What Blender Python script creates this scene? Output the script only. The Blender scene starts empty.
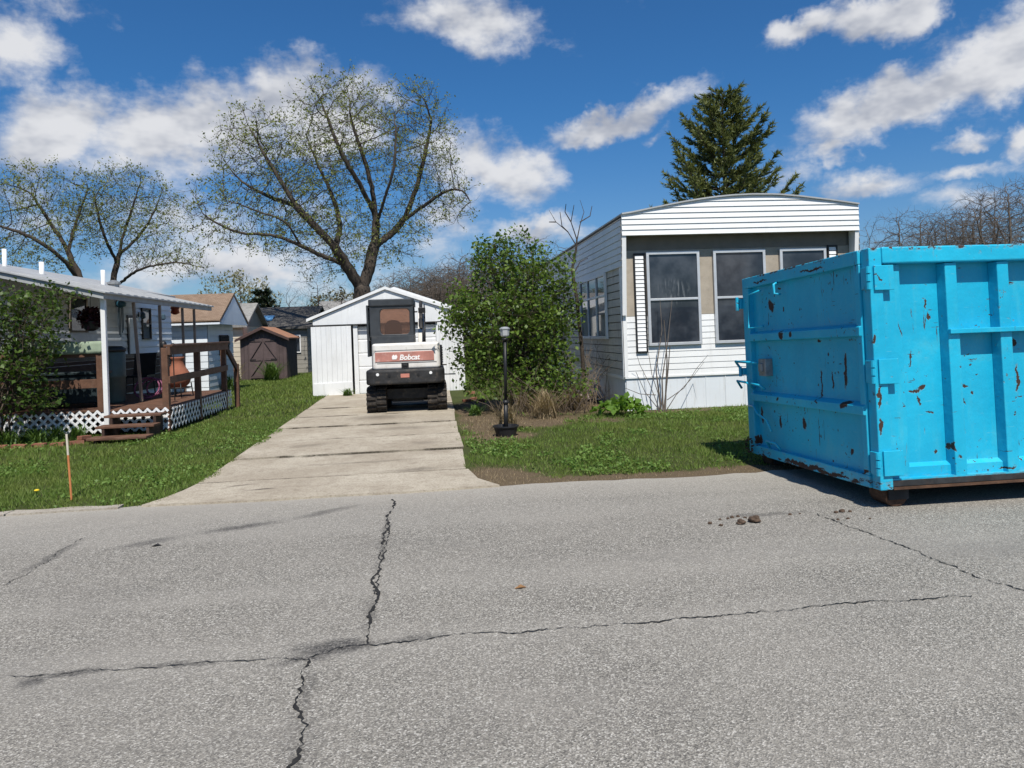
import bpy, bmesh, math, random
import numpy as np
from mathutils import Vector, Matrix, noise as mnoise
random.seed(7); np.random.seed(7)
S = bpy.context.scene
COL = S.collection
R = math.radians

# ------------------------------------------------------------------ survey
# world axes follow the building lot: +y runs up the driveway away from the road, +x along the road
FPX, ROLL, HY, EYE, YAW = 740.0, .036, 333.0, 1.6, R(6)
_c, _s, _ca, _sa = math.cos(ROLL), math.sin(ROLL), math.cos(YAW), math.sin(YAW)
def ray(px, py):
    u, v = px - 512, py - HY
    u, v = (u * _c - v * _s) / FPX, (u * _s + v * _c) / FPX
    return Vector((u * _ca + _sa, -u * _sa + _ca, -v))
def at_y(px, py, y):
    d = ray(px, py); t = y / d.y
    return Vector((d.x * t, y, EYE + d.z * t))
def at_g(px, py, z=0.0):
    d = ray(px, py); t = (z - EYE) / d.z
    return Vector((d.x * t, d.y * t, z))
def azel(px, py):
    d = ray(px, py).normalized()
    return math.atan2(d.x, d.y), math.asin(d.z)

# ------------------------------------------------------------------ node helpers
def new_mat(name):
    m = bpy.data.materials.new(name); m.use_nodes = True
    nt = m.node_tree; nt.nodes.clear()
    return m, nt
def N(nt, t, **kw):
    n = nt.nodes.new(t)
    for k, v in kw.items():
        if k == 'ins':
            for a, b in v.items():
                n.inputs[a].default_value = b
        else: setattr(n, k, v)
    return n
def L(nt, a, b): nt.links.new(a, b)
def math_(nt, op, a, b=None, clamp=False):
    n = N(nt, 'ShaderNodeMath', operation=op); n.use_clamp = clamp
    for i, x in enumerate((a, b)):
        if x is None: continue
        if isinstance(x, (int, float)): n.inputs[i].default_value = x
        else: L(nt, x, n.inputs[i])
    return n.outputs[0]
def mrange(nt, v, a, b, c=0., d=1., smooth=True):
    n = N(nt, 'ShaderNodeMapRange'); n.interpolation_type = 'SMOOTHSTEP' if smooth else 'LINEAR'
    L(nt, v, n.inputs[0])
    for i, x in enumerate((a, b, c, d)): n.inputs[i + 1].default_value = x
    return n.outputs[0]
def mixc(nt, f, a, b, blend='MIX'):
    n = N(nt, 'ShaderNodeMix', data_type='RGBA', blend_type=blend)
    if isinstance(f, (int, float)): n.inputs[0].default_value = f
    else: L(nt, f, n.inputs[0])
    for i, x in ((6, a), (7, b)):
        if isinstance(x, (tuple, list)): n.inputs[i].default_value = (*x[:3], 1)
        else: L(nt, x, n.inputs[i])
    return n.outputs[2]
def noise_(nt, vec, scale, detail=4, rough=.55, out='Fac', dist=0):
    n = N(nt, 'ShaderNodeTexNoise', ins={'Scale': scale, 'Detail': detail, 'Roughness': rough, 'Distortion': dist})
    if vec is not None: L(nt, vec, n.inputs['Vector'])
    return n.outputs[out]
def mapping(nt, vec, loc=(0,0,0), rot=(0,0,0), sc=(1,1,1), vt='POINT'):
    n = N(nt, 'ShaderNodeMapping', vector_type=vt)
    n.inputs['Location'].default_value = loc; n.inputs['Rotation'].default_value = rot; n.inputs['Scale'].default_value = sc
    L(nt, vec, n.inputs['Vector']); return n.outputs[0]
def vlen(nt, vec):
    n = N(nt, 'ShaderNodeVectorMath', operation='LENGTH'); L(nt, vec, n.inputs[0]); return n.outputs['Value']
def vadd_noise(nt, vec, scale, amt, detail=3):
    nz = noise_(nt, vec, scale, detail, .6, 'Color')
    a = N(nt, 'ShaderNodeVectorMath', operation='SUBTRACT'); L(nt, nz, a.inputs[0]); a.inputs[1].default_value = (.5,.5,.5)
    b = N(nt, 'ShaderNodeVectorMath', operation='SCALE'); L(nt, a.outputs[0], b.inputs[0]); b.inputs['Scale'].default_value = amt
    c = N(nt, 'ShaderNodeVectorMath', operation='ADD'); L(nt, vec, c.inputs[0]); L(nt, b.outputs[0], c.inputs[1])
    return c.outputs[0]
def ell(nt, vec, c, r, rot=0, edge=.7):
    m = mapping(nt, vec, c, (0,0,rot), r, 'TEXTURE')
    return mrange(nt, vlen(nt, m), edge, 1.0, 1., 0.)
def bsdf_out(nt, col, rough=.6, spec=.4, metal=0., bump=None, bstr=.3, bdist=.01):
    b = N(nt, 'ShaderNodeBsdfPrincipled', ins={'Metallic': metal, 'Specular IOR Level': spec})
    if isinstance(col, (tuple, list)): b.inputs['Base Color'].default_value = (*col[:3], 1)
    else: L(nt, col, b.inputs['Base Color'])
    if isinstance(rough, (int, float)): b.inputs['Roughness'].default_value = rough
    else: L(nt, rough, b.inputs['Roughness'])
    if bump is not None:
        bp = N(nt, 'ShaderNodeBump', ins={'Strength': bstr, 'Distance': bdist}); L(nt, bump, bp.inputs['Height'])
        L(nt, bp.outputs[0], b.inputs['Normal'])
    o = N(nt, 'ShaderNodeOutputMaterial'); L(nt, b.outputs[0], o.inputs[0])
    return b
def objco(nt): return N(nt, 'ShaderNodeTexCoord').outputs['Object']
def M(name, col, rough=.6, var=.18, sc=3., fine=40., bump=.15, spec=.35, metal=0., dirt=None, dirt_amt=.35, streak=False, bdist=.006):
    m, nt = new_mat(name); co = objco(nt)
    a = noise_(nt, co, sc, 5, .6); f = noise_(nt, co, fine, 3, .6)
    c = mixc(nt, mrange(nt, a, .3, .7), tuple(x * (1 - var) for x in col), tuple(min(1, x * (1 + var * .7)) for x in col))
    c = mixc(nt, mrange(nt, f, .35, .75, 0, .35), c, tuple(x * (1 - var * 1.6) for x in col))
    if dirt:
        sv = mapping(nt, co, sc=(5, 5, .6)) if streak else co
        d = noise_(nt, sv, 2.2 if streak else sc * 1.7, 6, .68)
        c = mixc(nt, mrange(nt, d, .5, .78, 0, dirt_amt), c, dirt)
    bsdf_out(nt, c, rough, spec, metal, f, bump, bdist)
    return m
def leafmat(name, c1, c2, trans=.35, rough=.5, big=None):
    m, nt = new_mat(name)
    g = N(nt, 'ShaderNodeNewGeometry')
    c = mixc(nt, g.outputs['Random Per Island'], c1, c2)
    if big:
        t = objco(nt); c = mixc(nt, mrange(nt, noise_(nt, t, big[0], 3), .35, .7), c, big[1], 'MIX')
    b = N(nt, 'ShaderNodeBsdfPrincipled', ins={'Roughness': rough, 'Specular IOR Level': .25}); L(nt, c, b.inputs['Base Color'])
    t = N(nt, 'ShaderNodeBsdfTranslucent'); L(nt, mixc(nt, .5, c, (c2[0]*1.3, c2[1]*1.3, c2[2]*.6)), t.inputs[0])
    mx = N(nt, 'ShaderNodeMixShader'); mx.inputs[0].default_value = trans
    L(nt, b.outputs[0], mx.inputs[1]); L(nt, t.outputs[0], mx.inputs[2])
    o = N(nt, 'ShaderNodeOutputMaterial'); L(nt, mx.outputs[0], o.inputs[0])
    return m

# ------------------------------------------------------------------ mesh helpers
OFF = {}
def prop(o, label=None, cat=None, group=None, kind=None):
    if label: o['label'] = label
    if cat: o['category'] = cat
    if group: o['group'] = group
    if kind: o['kind'] = kind
    return o
def thing(name, label, cat, loc=(0,0,0), group=None, rot=(0,0,0), local=False):
    o = bpy.data.objects.new(name, None); COL.objects.link(o); o.empty_display_size = .2
    o.location = loc; o.rotation_euler = rot
    prop(o, label, cat, group)
    OFF[o.name] = Vector((0,0,0)) if local else Vector(loc)
    return o
def copy_tree(o, parent=None):
    c = o.copy(); COL.objects.link(c)
    if parent: c.parent = parent
    for ch in list(o.children): copy_tree(ch, c)
    return c
class MB:
    def __init__(s): s.v = []; s.f = []; s.sm = False
    def add(s, vs, fs):
        n = len(s.v); s.v += [tuple(v) for v in vs]; s.f += [tuple(i + n for i in f) for f in fs]; return s
    def box(s, x0, x1, y0, y1, z0, z1):
        return s.add([(x0,y0,z0),(x1,y0,z0),(x1,y1,z0),(x0,y1,z0),(x0,y0,z1),(x1,y0,z1),(x1,y1,z1),(x0,y1,z1)],
                     [(0,3,2,1),(4,5,6,7),(0,1,5,4),(1,2,6,5),(2,3,7,6),(3,0,4,7)])
    def bar(s, p, q, w, h, up=(0,0,1)):
        p, q = Vector(p), Vector(q); d = (q - p).normalized(); u = Vector(up)
        if abs(d.dot(u)) > .98: u = Vector((0,1,0))
        x = d.cross(u).normalized(); z = x.cross(d)
        vs = []
        for a in (p, q):
            for i, j in ((-1,-1),(1,-1),(1,1),(-1,1)): vs.append(a + x * (w/2*i) + z * (h/2*j))
        return s.add(vs, [(0,1,2,3),(7,6,5,4),(0,4,5,1),(1,5,6,2),(2,6,7,3),(3,7,4,0)])
    def prism(s, poly, a, b, axis='z'):
        # poly: 2D points; extruded from a to b along axis
        n = len(poly); vs = []
        for h in (a, b):
            for p in poly:
                vs.append({'z': (p[0],p[1],h), 'y': (p[0],h,p[1]), 'x': (h,p[0],p[1])}[axis])
        fs = [tuple(range(n))[::-1], tuple(range(n, 2*n))]
        fs += [(i, (i+1) % n, n + (i+1) % n, n + i) for i in range(n)]
        return s.add(vs, fs)
    def tube(s, pts, rad, n=6, cap=True):
        pts = [Vector(p) for p in pts]
        if isinstance(rad, (int, float)): rad = [rad] * len(pts)
        base = len(s.v); u = None
        for i, p in enumerate(pts):
            d = (pts[min(i+1, len(pts)-1)] - pts[max(i-1, 0)])
            d = d.normalized() if d.length > 1e-9 else Vector((0,0,1))
            if u is None: u = d.orthogonal().normalized()
            else:
                u = u - d * u.dot(d)
                u = u.normalized() if u.length > 1e-6 else d.orthogonal().normalized()
            w = d.cross(u)
            for k in range(n):
                a = 2 * math.pi * k / n
                s.v.append(tuple(p + (u * math.cos(a) + w * math.sin(a)) * rad[i]))
        for i in range(len(pts) - 1):
            for k in range(n):
                a = base + i*n + k; b = base + i*n + (k+1) % n
                s.f.append((a, b, b + n, a + n))
        if cap:
            s.f.append(tuple(base + k for k in range(n))[::-1]); e = base + (len(pts)-1)*n
            s.f.append(tuple(e + k for k in range(n)))
        return s
    def lathe(s, prof, n=20, c=(0,0,0)):
        base = len(s.v)
        for r, z in prof:
            for k in range(n):
                a = 2*math.pi*k/n; s.v.append((c[0] + r*math.cos(a), c[1] + r*math.sin(a), c[2] + z))
        for i in range(len(prof)-1):
            for k in range(n):
                a = base+i*n+k; b = base+i*n+(k+1) % n
                s.f.append((a, b, b+n, a+n))
        s.f.append(tuple(base+k for k in range(n))[::-1]); e = base+(len(prof)-1)*n
        s.f.append(tuple(e+k for k in range(n)))
        return s
    def siding(s, p0, p1, z0, z1, course=.2, dep=.014, nrm=(0,-1), ext=None, groove=.14, gmax=.016):
        # horizontal lapped siding from p0 to p1 (2D), outward normal nrm; ext(z) -> (t0, t1) trims a gable
        nx, ny = nrm; z = z0
        P = lambda t, o: (p0[0] + (p1[0]-p0[0])*t + nx*o, p0[1] + (p1[1]-p0[1])*t + ny*o)
        while z < z1 - 1e-4:
            t = min(z + course, z1)
            a0, a1 = ext(z) if ext else (0, 1); b0, b1 = ext(t) if ext else (0, 1)
            gv = min(gmax, (t-z)*groove); A, B = P(a0, dep), P(a1, dep); C_, D = P(b1, dep*.55), P(b0, dep*.55); E_, F_ = P(a0, .001), P(a1, .001)
            s.add([(*A, z), (*B, z), (*C_, t-gv), (*D, t-gv), (*E_, z), (*F_, z)], [(0,1,2,3), (4,5,1,0)])
            s.add([(*C_, t-gv), (*D, t-gv), (*P(b0, .001), t-gv), (*P(b1, .001), t-gv)], [(0,1,2,3)])
            z = t
        return s
    def build(s, name, mat, parent=None, loc=None, smooth=False, bevel=0, seg=2):
        if parent is not None: off = OFF[parent.name]
        else: off = Vector(loc) if loc is not None else Vector((0,0,0))
        me = bpy.data.meshes.new(name)
        me.from_pydata([(v[0]-off.x, v[1]-off.y, v[2]-off.z) for v in s.v], [], s.f)
        me.validate(); me.update()
        bm = bmesh.new(); bm.from_mesh(me); bmesh.ops.recalc_face_normals(bm, faces=bm.faces) if not s.sm else None
        bm.to_mesh(me); bm.free()
        me.materials.append(mat)
        o = bpy.data.objects.new(name, me); COL.objects.link(o)
        if parent is not None: o.parent = parent; OFF[o.name] = off
        else: o.location = off; OFF[o.name] = off
        if smooth:
            me.polygons.foreach_set('use_smooth', [True]*len(me.polygons))
        if bevel:
            b = o.modifiers.new('bevel', 'BEVEL'); b.width = bevel; b.segments = seg; b.limit_method = 'ANGLE'; b.angle_limit = R(35)
        return o
def np_mesh(name, V, k, mat, parent=None, loc=(0,0,0), smooth=False):
    # V: (n*k, 3) vertices of n separate k-gons
    off = OFF[parent.name] if parent is not None else Vector(loc)
    V = np.asarray(V, np.float32) - np.array(off, np.float32)
    n = len(V)//k; me = bpy.data.meshes.new(name)
    me.vertices.add(len(V)); me.vertices.foreach_set('co', V.ravel())
    me.loops.add(len(V)); me.loops.foreach_set('vertex_index', np.arange(len(V), dtype=np.int32))
    me.polygons.add(n); me.polygons.foreach_set('loop_start', np.arange(0, len(V), k, dtype=np.int32))
    me.polygons.foreach_set('loop_total', np.full(n, k, np.int32))
    me.update(calc_edges=True); me.materials.append(mat)
    o = bpy.data.objects.new(name, me); COL.objects.link(o)
    if parent is not None: o.parent = parent
    else: o.location = off
    OFF[o.name] = off
    return o
def leaf_quads(P, size, up=.4, jit=0., aspect=.55, vary=.4, dirs=None):
    n = len(P); P = np.asarray(P, float) + np.random.normal(0, 1, (n,3)) * jit
    d = np.random.normal(0, 1, (n,3)) if dirs is None else np.asarray(dirs) + np.random.normal(0, .45, (n,3))
    d /= np.linalg.norm(d, axis=1, keepdims=True) + 1e-9
    nn = np.random.normal(0, 1, (n,3)); nn[:,2] = np.abs(nn[:,2]) + up
    w = np.cross(d, nn); w /= np.linalg.norm(w, axis=1, keepdims=True) + 1e-9
    s = size * (1 + vary * np.random.uniform(-1, 1, (n,1)))
    fold = np.cross(w, d) * s * .12
    a = P; b = P + d*s*.5 + w*s*aspect*.5 + fold; c = P + d*s; e = P + d*s*.5 - w*s*aspect*.5 + fold
    return np.stack([a, b, c, e], 1).reshape(-1, 3)
def rrect(x0, x1, y0, y1, r, n=5):
    if isinstance(r, (int, float)): r = (r,)*4
    pts = []
    for (cx, cy, a0, rr) in ((x0+r[0], y0+r[0], 180, r[0]), (x1-r[1], y0+r[1], 270, r[1]), (x1-r[2], y1-r[2], 0, r[2]), (x0+r[3], y1-r[3], 90, r[3])):
        for k in range(n+1):
            a = R(a0 + 90*k/n); pts.append((cx + rr*math.cos(a), cy + rr*math.sin(a)))
    return pts

# ------------------------------------------------------------------ camera
cam = bpy.data.cameras.new('camera'); co = bpy.data.objects.new('camera', cam); COL.objects.link(co)
cam.sensor_width = 36; cam.lens = FPX/1024*36; cam.shift_y = -(384-HY)/1024; cam.clip_end = 2000; cam.clip_start = .05
Rt = Vector((_ca, -_sa, 0)); Fw = Vector((_sa, _ca, 0)); Up = Vector((0,0,1))
X = Rt*_c - Up*_s; Y = Rt*_s + Up*_c; Z = -Fw
m = Matrix((X, Y, Z)).transposed().to_4x4(); m.translation = (0,0,EYE)
co.matrix_world = m; S.camera = co

# ------------------------------------------------------------------ sky and sun
SUN_AZ, SUN_EL = R(5), R(57)           # the sun stands behind the photographer, a little to the right
sd = Vector((math.sin(SUN_AZ)*math.cos(SUN_EL), -math.cos(SUN_AZ)*math.cos(SUN_EL), math.sin(SUN_EL)))
sl = bpy.data.lights.new('sun', 'SUN'); sl.energy = 4.9; sl.angle = R(.5); sl.color = (1, .955, .875)
so = bpy.data.objects.new('sun', sl); COL.objects.link(so); so.rotation_euler = sd.to_track_quat('Z', 'Y').to_euler(); so.location = (0,-5,30)
W = bpy.data.worlds.new('World'); S.world = W; W.use_nodes = True; nt = W.node_tree; nt.nodes.clear()
sky = N(nt, 'ShaderNodeTexSky', sky_type='NISHITA'); sky.sun_disc = False; sky.sun_elevation = SUN_EL
sky.sun_rotation = math.atan2(sd.x, sd.y); sky.air_density = 1.1; sky.dust_density = .3; sky.ozone_density = 2.5
gen = N(nt, 'ShaderNodeTexCoord').outputs['Generated']
sp = N(nt, 'ShaderNodeSeparateXYZ'); L(nt, gen, sp.inputs[0])
az = math_(nt, 'ARCTAN2', sp.outputs[0], sp.outputs[1]); el = math_(nt, 'ARCSINE', sp.outputs[2])
skyc = mixc(nt, 1.0, sky.outputs[0], mixc(nt, mrange(nt, el, 0, .32), (.50, .70, .98), (.29, .68, 1.05)), 'MULTIPLY')
cb = N(nt, 'ShaderNodeCombineXYZ'); L(nt, az, cb.inputs[0]); L(nt, el, cb.inputs[1]); ae = cb.outputs[0]
aw = vadd_noise(nt, ae, 7, .12, 5)
aw = vadd_noise(nt, aw, 30, .03, 4)
clouds = [ # px, py, rx, ry, tilt (deg), weight
 (75,118,72,50,10,1), (185,135,120,52,14,1), (285,92,58,36,25,1), (330,120,70,40,10,.85), (15,35,60,42,30,.75), (60,2,70,16,8,.5),
 (475,14,95,30,-3,.72), (615,118,80,17,14,.9), (660,136,22,14,10,.5), (485,165,72,32,-25,.85), (450,225,50,36,0,.62), (530,238,60,16,0,.7),
 (880,10,80,20,12,.85), (800,40,36,16,10,.7), (918,86,150,36,22,1), (1020,45,100,48,22,1), (830,158,30,16,15,.65), (955,140,36,13,10,.6),
 (1015,140,30,22,20,.75), (868,192,60,18,8,.6), (960,176,60,12,5,.5), (785,185,40,24,5,.5), (180,225,190,40,0,.5), (250,265,220,36,0,.62), (40,185,80,25,0,.45),
 (985,205,80,20,0,.5), (440,290,120,18,0,.5),
 (-260,120,160,60,10,1), (-500,60,150,70,0,.9), (1250,60,140,50,15,.9), (1500,150,160,45,5,.9), (-300,260,300,30,0,.7), (1400,260,300,25,0,.6)]
dens = None
for px, py, rx, ry, tilt, wt in clouds:
    a, e = azel(px, py); k = 1/FPX*math.cos(math.atan((px-512)/FPX))**2
    ln = vlen(nt, mapping(nt, aw, (a, e, 0), (0,0,R(tilt)), (rx*k*1.15, ry*k*1.25, 1), 'TEXTURE'))
    v = mrange(nt, ln, 0, 1.25, wt, 0, smooth=False)
    dens = v if dens is None else math_(nt, 'MAXIMUM', dens, v)
# clouds elsewhere in the sky, behind the photographer
elsew = math_(nt, 'MULTIPLY', mrange(nt, noise_(nt, gen, 3.2, 4), .5, .7), mrange(nt, sp.outputs[1], .3, -.2))
dens = math_(nt, 'MAXIMUM', dens, math_(nt, 'MULTIPLY', elsew, .8))
stretch = mapping(nt, ae, sc=(1, 1.7, 1))
fb = noise_(nt, stretch, 9, 9, .62)
d2 = math_(nt, 'ADD', dens, math_(nt, 'MULTIPLY', math_(nt, 'SUBTRACT', fb, .5), 1.25))
mask = mrange(nt, d2, .15, .66, 0, .97)
# cloud body: bright where it bulges up to the sun, grey on its underside
upv = mapping(nt, ae, loc=(0, .035, 0), sc=(1, 1.7, 1))
relief = math_(nt, 'SUBTRACT', noise_(nt, stretch, 9, 4, .55), noise_(nt, upv, 9, 4, .55))
lit = mrange(nt, math_(nt, 'ADD', math_(nt, 'MULTIPLY', relief, 1.4), math_(nt, 'MULTIPLY', noise_(nt, ae, 5, 3), .9)), .12, .62)
cc = mixc(nt, lit, (4.1, 4.45, 5.3), (8.3, 8.4, 8.7))
fin = mixc(nt, mask, skyc, cc)
bg = N(nt, 'ShaderNodeBackground', ins={'Strength': .082}); L(nt, fin, bg.inputs[0])
ow = N(nt, 'ShaderNodeOutputWorld'); L(nt, bg.outputs[0], ow.inputs[0])
S.view_settings.view_transform = 'Standard'; S.view_settings.look = 'None'; S.view_settings.gamma = 1; S.view_settings.exposure = 0.16

# ------------------------------------------------------------------ ground, road, driveway
def mat_ground():
    m, nt = new_mat('lawn_soil'); co = N(nt, 'ShaderNodeNewGeometry').outputs['Position']
    w = vadd_noise(nt, co, 1.3, .9, 4)
    a = noise_(nt, co, .7, 5); f = noise_(nt, co, 30, 4, .7)
    c = mixc(nt, mrange(nt, a, .35, .7), (.035,.058,.014), (.062,.085,.024))
    c = mixc(nt, mrange(nt, f, .4, .7), c, (.075,.062,.03))
    dm = None
    for (x, y, rx, ry) in ((1.5,7.78,2.8,.29), (3.2,7.83,1.7,.28), (1.6,13.4,1.5,1.3), (2.4,16,2.6,2.6), (.95,11.4,.7,.6), (.8,14.5,.5,4), (2.9,12.9,.7,.35), (4.4,13.7,1.1,.3), (.6,8.2,.6,.9), (6,13.9,3,.2)):
        v = ell(nt, w, (x,y,0), (rx,ry,9), 0, .55); dm = v if dm is None else math_(nt, 'MAXIMUM', dm, v)
    dirt = mixc(nt, f, (.065,.046,.03), (.19,.14,.092))
    c = mixc(nt, math_(nt, 'MULTIPLY', dm, .92), c, dirt)
    bsdf_out(nt, c, .95, .1, 0, f, .6, .03); return m
def mat_road():
    m, nt = new_mat('asphalt'); co = N(nt, 'ShaderNodeNewGeometry').outputs['Position']
    vo = N(nt, 'ShaderNodeTexVoronoi', ins={'Scale': 150.0, 'Randomness': 1.0}); L(nt, co, vo.inputs['Vector'])
    sx = N(nt, 'ShaderNodeSeparateColor'); L(nt, vo.outputs['Color'], sx.inputs[0])
    n1 = noise_(nt, co, 60, 4, .8); n2 = noise_(nt, co, .9, 5, .6); n3 = noise_(nt, co, 9, 5, .7)
    g = N(nt, 'ShaderNodeValToRGB'); L(nt, sx.outputs[0], g.inputs[0])
    cr = g.color_ramp; cr.elements[0].color = (.065,.062,.056,1); cr.elements[1].color = (.62,.59,.535,1)
    e = cr.elements.new(.45); e.color = (.25,.232,.20,1); e = cr.elements.new(.8); e.color = (.365,.341,.295,1)
    c = mixc(nt, mrange(nt, n1, .42, .68, 0, .75), g.outputs[0], (.13,.121,.108))
    c = mixc(nt, mrange(nt, n2, .35, .7, 0, .3), c, (.31,.285,.25))
    c = mixc(nt, mrange(nt, n3, .55, .8, 0, .25), c, (.17,.16,.145))
    wp = noise_(nt, mapping(nt, co, sc=(.05,.75,1)), 1.3, 3, .5)      # worn wheel paths along the road
    c = mixc(nt, mrange(nt, wp, .42, .62, 0, .26), c, (.37,.345,.305))
    wq = noise_(nt, mapping(nt, co, loc=(9,4,0), sc=(.35,.9,1)), .9, 5, .65)
    c = mixc(nt, mrange(nt, wq, .52, .72, 0, .38), c, (.17,.16,.145))
    w = vadd_noise(nt, co, 6, .16, 4)
    st = None
    def blob(x, y, rx, ry, rot, k, edge=.1):
        nonlocal st
        v = math_(nt, 'MULTIPLY', ell(nt, w, (x,y,0), (rx,ry,9), rot, edge), k)
        st = v if st is None else math_(nt, 'MAXIMUM', st, v)
    def pb(px, py, rx, ry, rot, k, edge=.1):
        p = at_g(px, py); blob(p.x, p.y, rx, ry, rot, k, edge)
    pb(335,648,.30,.13,.1,1.,.35); pb(305,660,.2,.07,.2,.9); pb(410,640,.3,.06,.1,.7)
    for (a, b, k, wd) in (((365,504),(290,520),.5,.10), ((290,520),(190,535),.55,.11), ((190,535),(110,550),.4,.10), ((85,540),(8,580),.35,.06), ((20,682),(120,668),.5,.05), ((10,690),(50,676),.6,.07), ((120,668),(240,662),.35,.04), ((700,518),(820,512),.35,.06)):
        p, q = at_g(*a), at_g(*b); mid = (p+q)/2; d = q-p
        blob(mid.x, mid.y, d.length*.62, wd*1.25, math.atan2(d.y, d.x), min(1, k*2.0))
    for (a_, b_) in (((285,790),(303,735)),((303,735),(310,660)),((365,645),(374,590)),((374,590),(392,500))):
        p, q = at_g(*a_), at_g(*b_); d = q-p; mid = (p+q)/2; blob(mid.x, mid.y, d.length*.6, .05, math.atan2(d.y, d.x), .55, .0)
    pb(300,735,.12,.4,.1,.3); pb(450,730,.5,.35,.0,.14); pb(620,700,.9,.5,0,.10); pb(860,600,.8,.7,0,.12); pb(100,600,.6,.5,.3,.14); pb(560,560,1.0,.6,0,.08)
    stn = math_(nt, 'MULTIPLY', math_(nt, 'MULTIPLY', st, mrange(nt, n1, .3, .62, .45, 1.)), mrange(nt, sx.outputs[1], .25, .85, 1., .58))
    c = mixc(nt, stn, c, (.035,.034,.035))
    ed = mrange(nt, math_(nt, 'ADD', N_y(nt, co), math_(nt, 'MULTIPLY', math_(nt, 'SUBTRACT', n3, .5), .5)), 6.6, 7.8, 0, .5)
    c = mixc(nt, ed, c, (.42,.385,.33))
    bsdf_out(nt, c, .88, .25, 0, math_(nt, 'ADD', vo.outputs['Distance'], n1), .7, .006); return m
def N_y(nt, co):
    s = N(nt, 'ShaderNodeSeparateXYZ'); L(nt, co, s.inputs[0]); return s.outputs[1]
def mat_concrete(name='driveway_concrete', a=(.36,.31,.24), b=(.48,.427,.34)):
    m, nt = new_mat(name); co = N(nt, 'ShaderNodeNewGeometry').outputs['Position']
    n0 = noise_(nt, co, .8, 6, .65); n1 = noise_(nt, co, 45, 4, .75); n2 = noise_(nt, mapping(nt, co, sc=(1,1.15,1)), 2.1, 7, .72)
    c = mixc(nt, mrange(nt, n0, .35, .68), a, b)
    c = mixc(nt, mrange(nt, n1, .44, .66, 0, .6), c, (.19,.155,.115))
    c = mixc(nt, mrange(nt, noise_(nt, co, 7, 6, .75), .48, .68, 0, .45), c, (.20,.16,.12))
    c = mixc(nt, mrange(nt, n2, .52, .72, 0, .42), c, (.22,.18,.135))
    for (x_, y_, rx, ry, rt_, k_) in ((-1.9,8.15,.22,.06,.2,.8), (-2.2,8.45,.30,.05,.5,.6), (-.3,8.9,.5,.16,.1,.45), (-1.0,9.6,1.1,.10,.05,.35), (-.2,11.0,.3,.2,0,.35), (-1.9,11.3,.5,.25,.3,.3), (-.6,13.0,.7,.4,0,.35), (-1.2,14.9,.9,.7,0,.45)) if name == 'driveway_concrete' else ():
        v = ell(nt, vadd_noise(nt, co, 4, .25, 5), (x_, y_, 0), (rx, ry, 9), rt_, .1); c = mixc(nt, math_(nt, 'MULTIPLY', v, k_), c, (.07,.058,.045))
    if name == 'driveway_concrete':
        yy = N_y(nt, vadd_noise(nt, co, 3, .12, 4)); jm = None
        for yj, hw in ((8.74,.05),(10.35,.09),(12.0,.11),(13.7,.12),(15.5,.13),(17.3,.13),(19.2,.13)):
            v = mrange(nt, math_(nt, 'ABSOLUTE', math_(nt, 'SUBTRACT', yy, yj)), hw*.35, hw, 1, 0); jm = v if jm is None else math_(nt, 'MAXIMUM', jm, v)
        br = mrange(nt, noise_(nt, mapping(nt, co, sc=(1,.5,1)), 1.5, 4, .6), .42, .56)
        c = mixc(nt, math_(nt, 'MULTIPLY', math_(nt, 'MULTIPLY', jm, br), mrange(nt, n1, .3, .6, .5, 1)), c, (.055,.045,.032))
    bsdf_out(nt, c, .9, .2, 0, n1, .5, .006); return m
def sheet(name, pts, z, mat, sub=0):
    b = MB(); b.add([(x, y, z) for x, y in pts], [tuple(range(len(pts)))]); o = b.build(name, mat); o['kind'] = 'structure'; return o
sheet('ground', [(-900,-900),(900,-900),(900,900),(-900,900)], 0, mat_ground())
road_pts = [(-160,-4.5),(160,-4.5)] ; x = 160
edge = []
xx = 160.0
while xx > 8: edge.append((xx, 7.66)); xx -= 20
xx = 8.0
while xx > -9:
    edge.append((xx, 7.7 + .05*math.sin(xx*1.7) + random.uniform(-.035,.035))); xx -= .22
while xx > -160: edge.append((xx, 7.72)); xx -= 20
edge.append((-160, 7.72))
road = sheet('road', road_pts + edge, .004, mat_road())
M_concrete = mat_concrete()
drv = MB()
def dl(y): return -2.74 - .028*max(0, y-9.3) - (0 if y > 9.2 else 0)
def drr(y): return .33 + .004*(y-9)
js = [8.75, 10.35, 12.0, 13.7, 15.5, 17.3, 19.2, 21.45]
gap = .022
for i in range(len(js)-1):
    y0, y1 = js[i]+gap, js[i+1]-gap; z = .022 + (.006 if i % 2 else 0)
    xm = -1.25
    for (a0, a1, b0, b1) in ((dl(y0), drr(y0), dl(y1), drr(y1)),):
        zz = z + random.uniform(-.004,.004)
        n = 26; front = [(a0+(a1-a0)*k/n + random.uniform(-.02,.02), y0+random.uniform(-.008,.03)*(1 if mnoise.noise((k*.3,i,0)) > -.1 else .2)) for k in range(n+1)]
        back = [(b0+(b1-b0)*k/n, y1-random.uniform(-.008,.04)*(1 if mnoise.noise((k*.3,i,5)) > 0 else .2)) for k in range(n+1)]
        drv.prism(front + back[::-1], -.05, zz)
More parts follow.
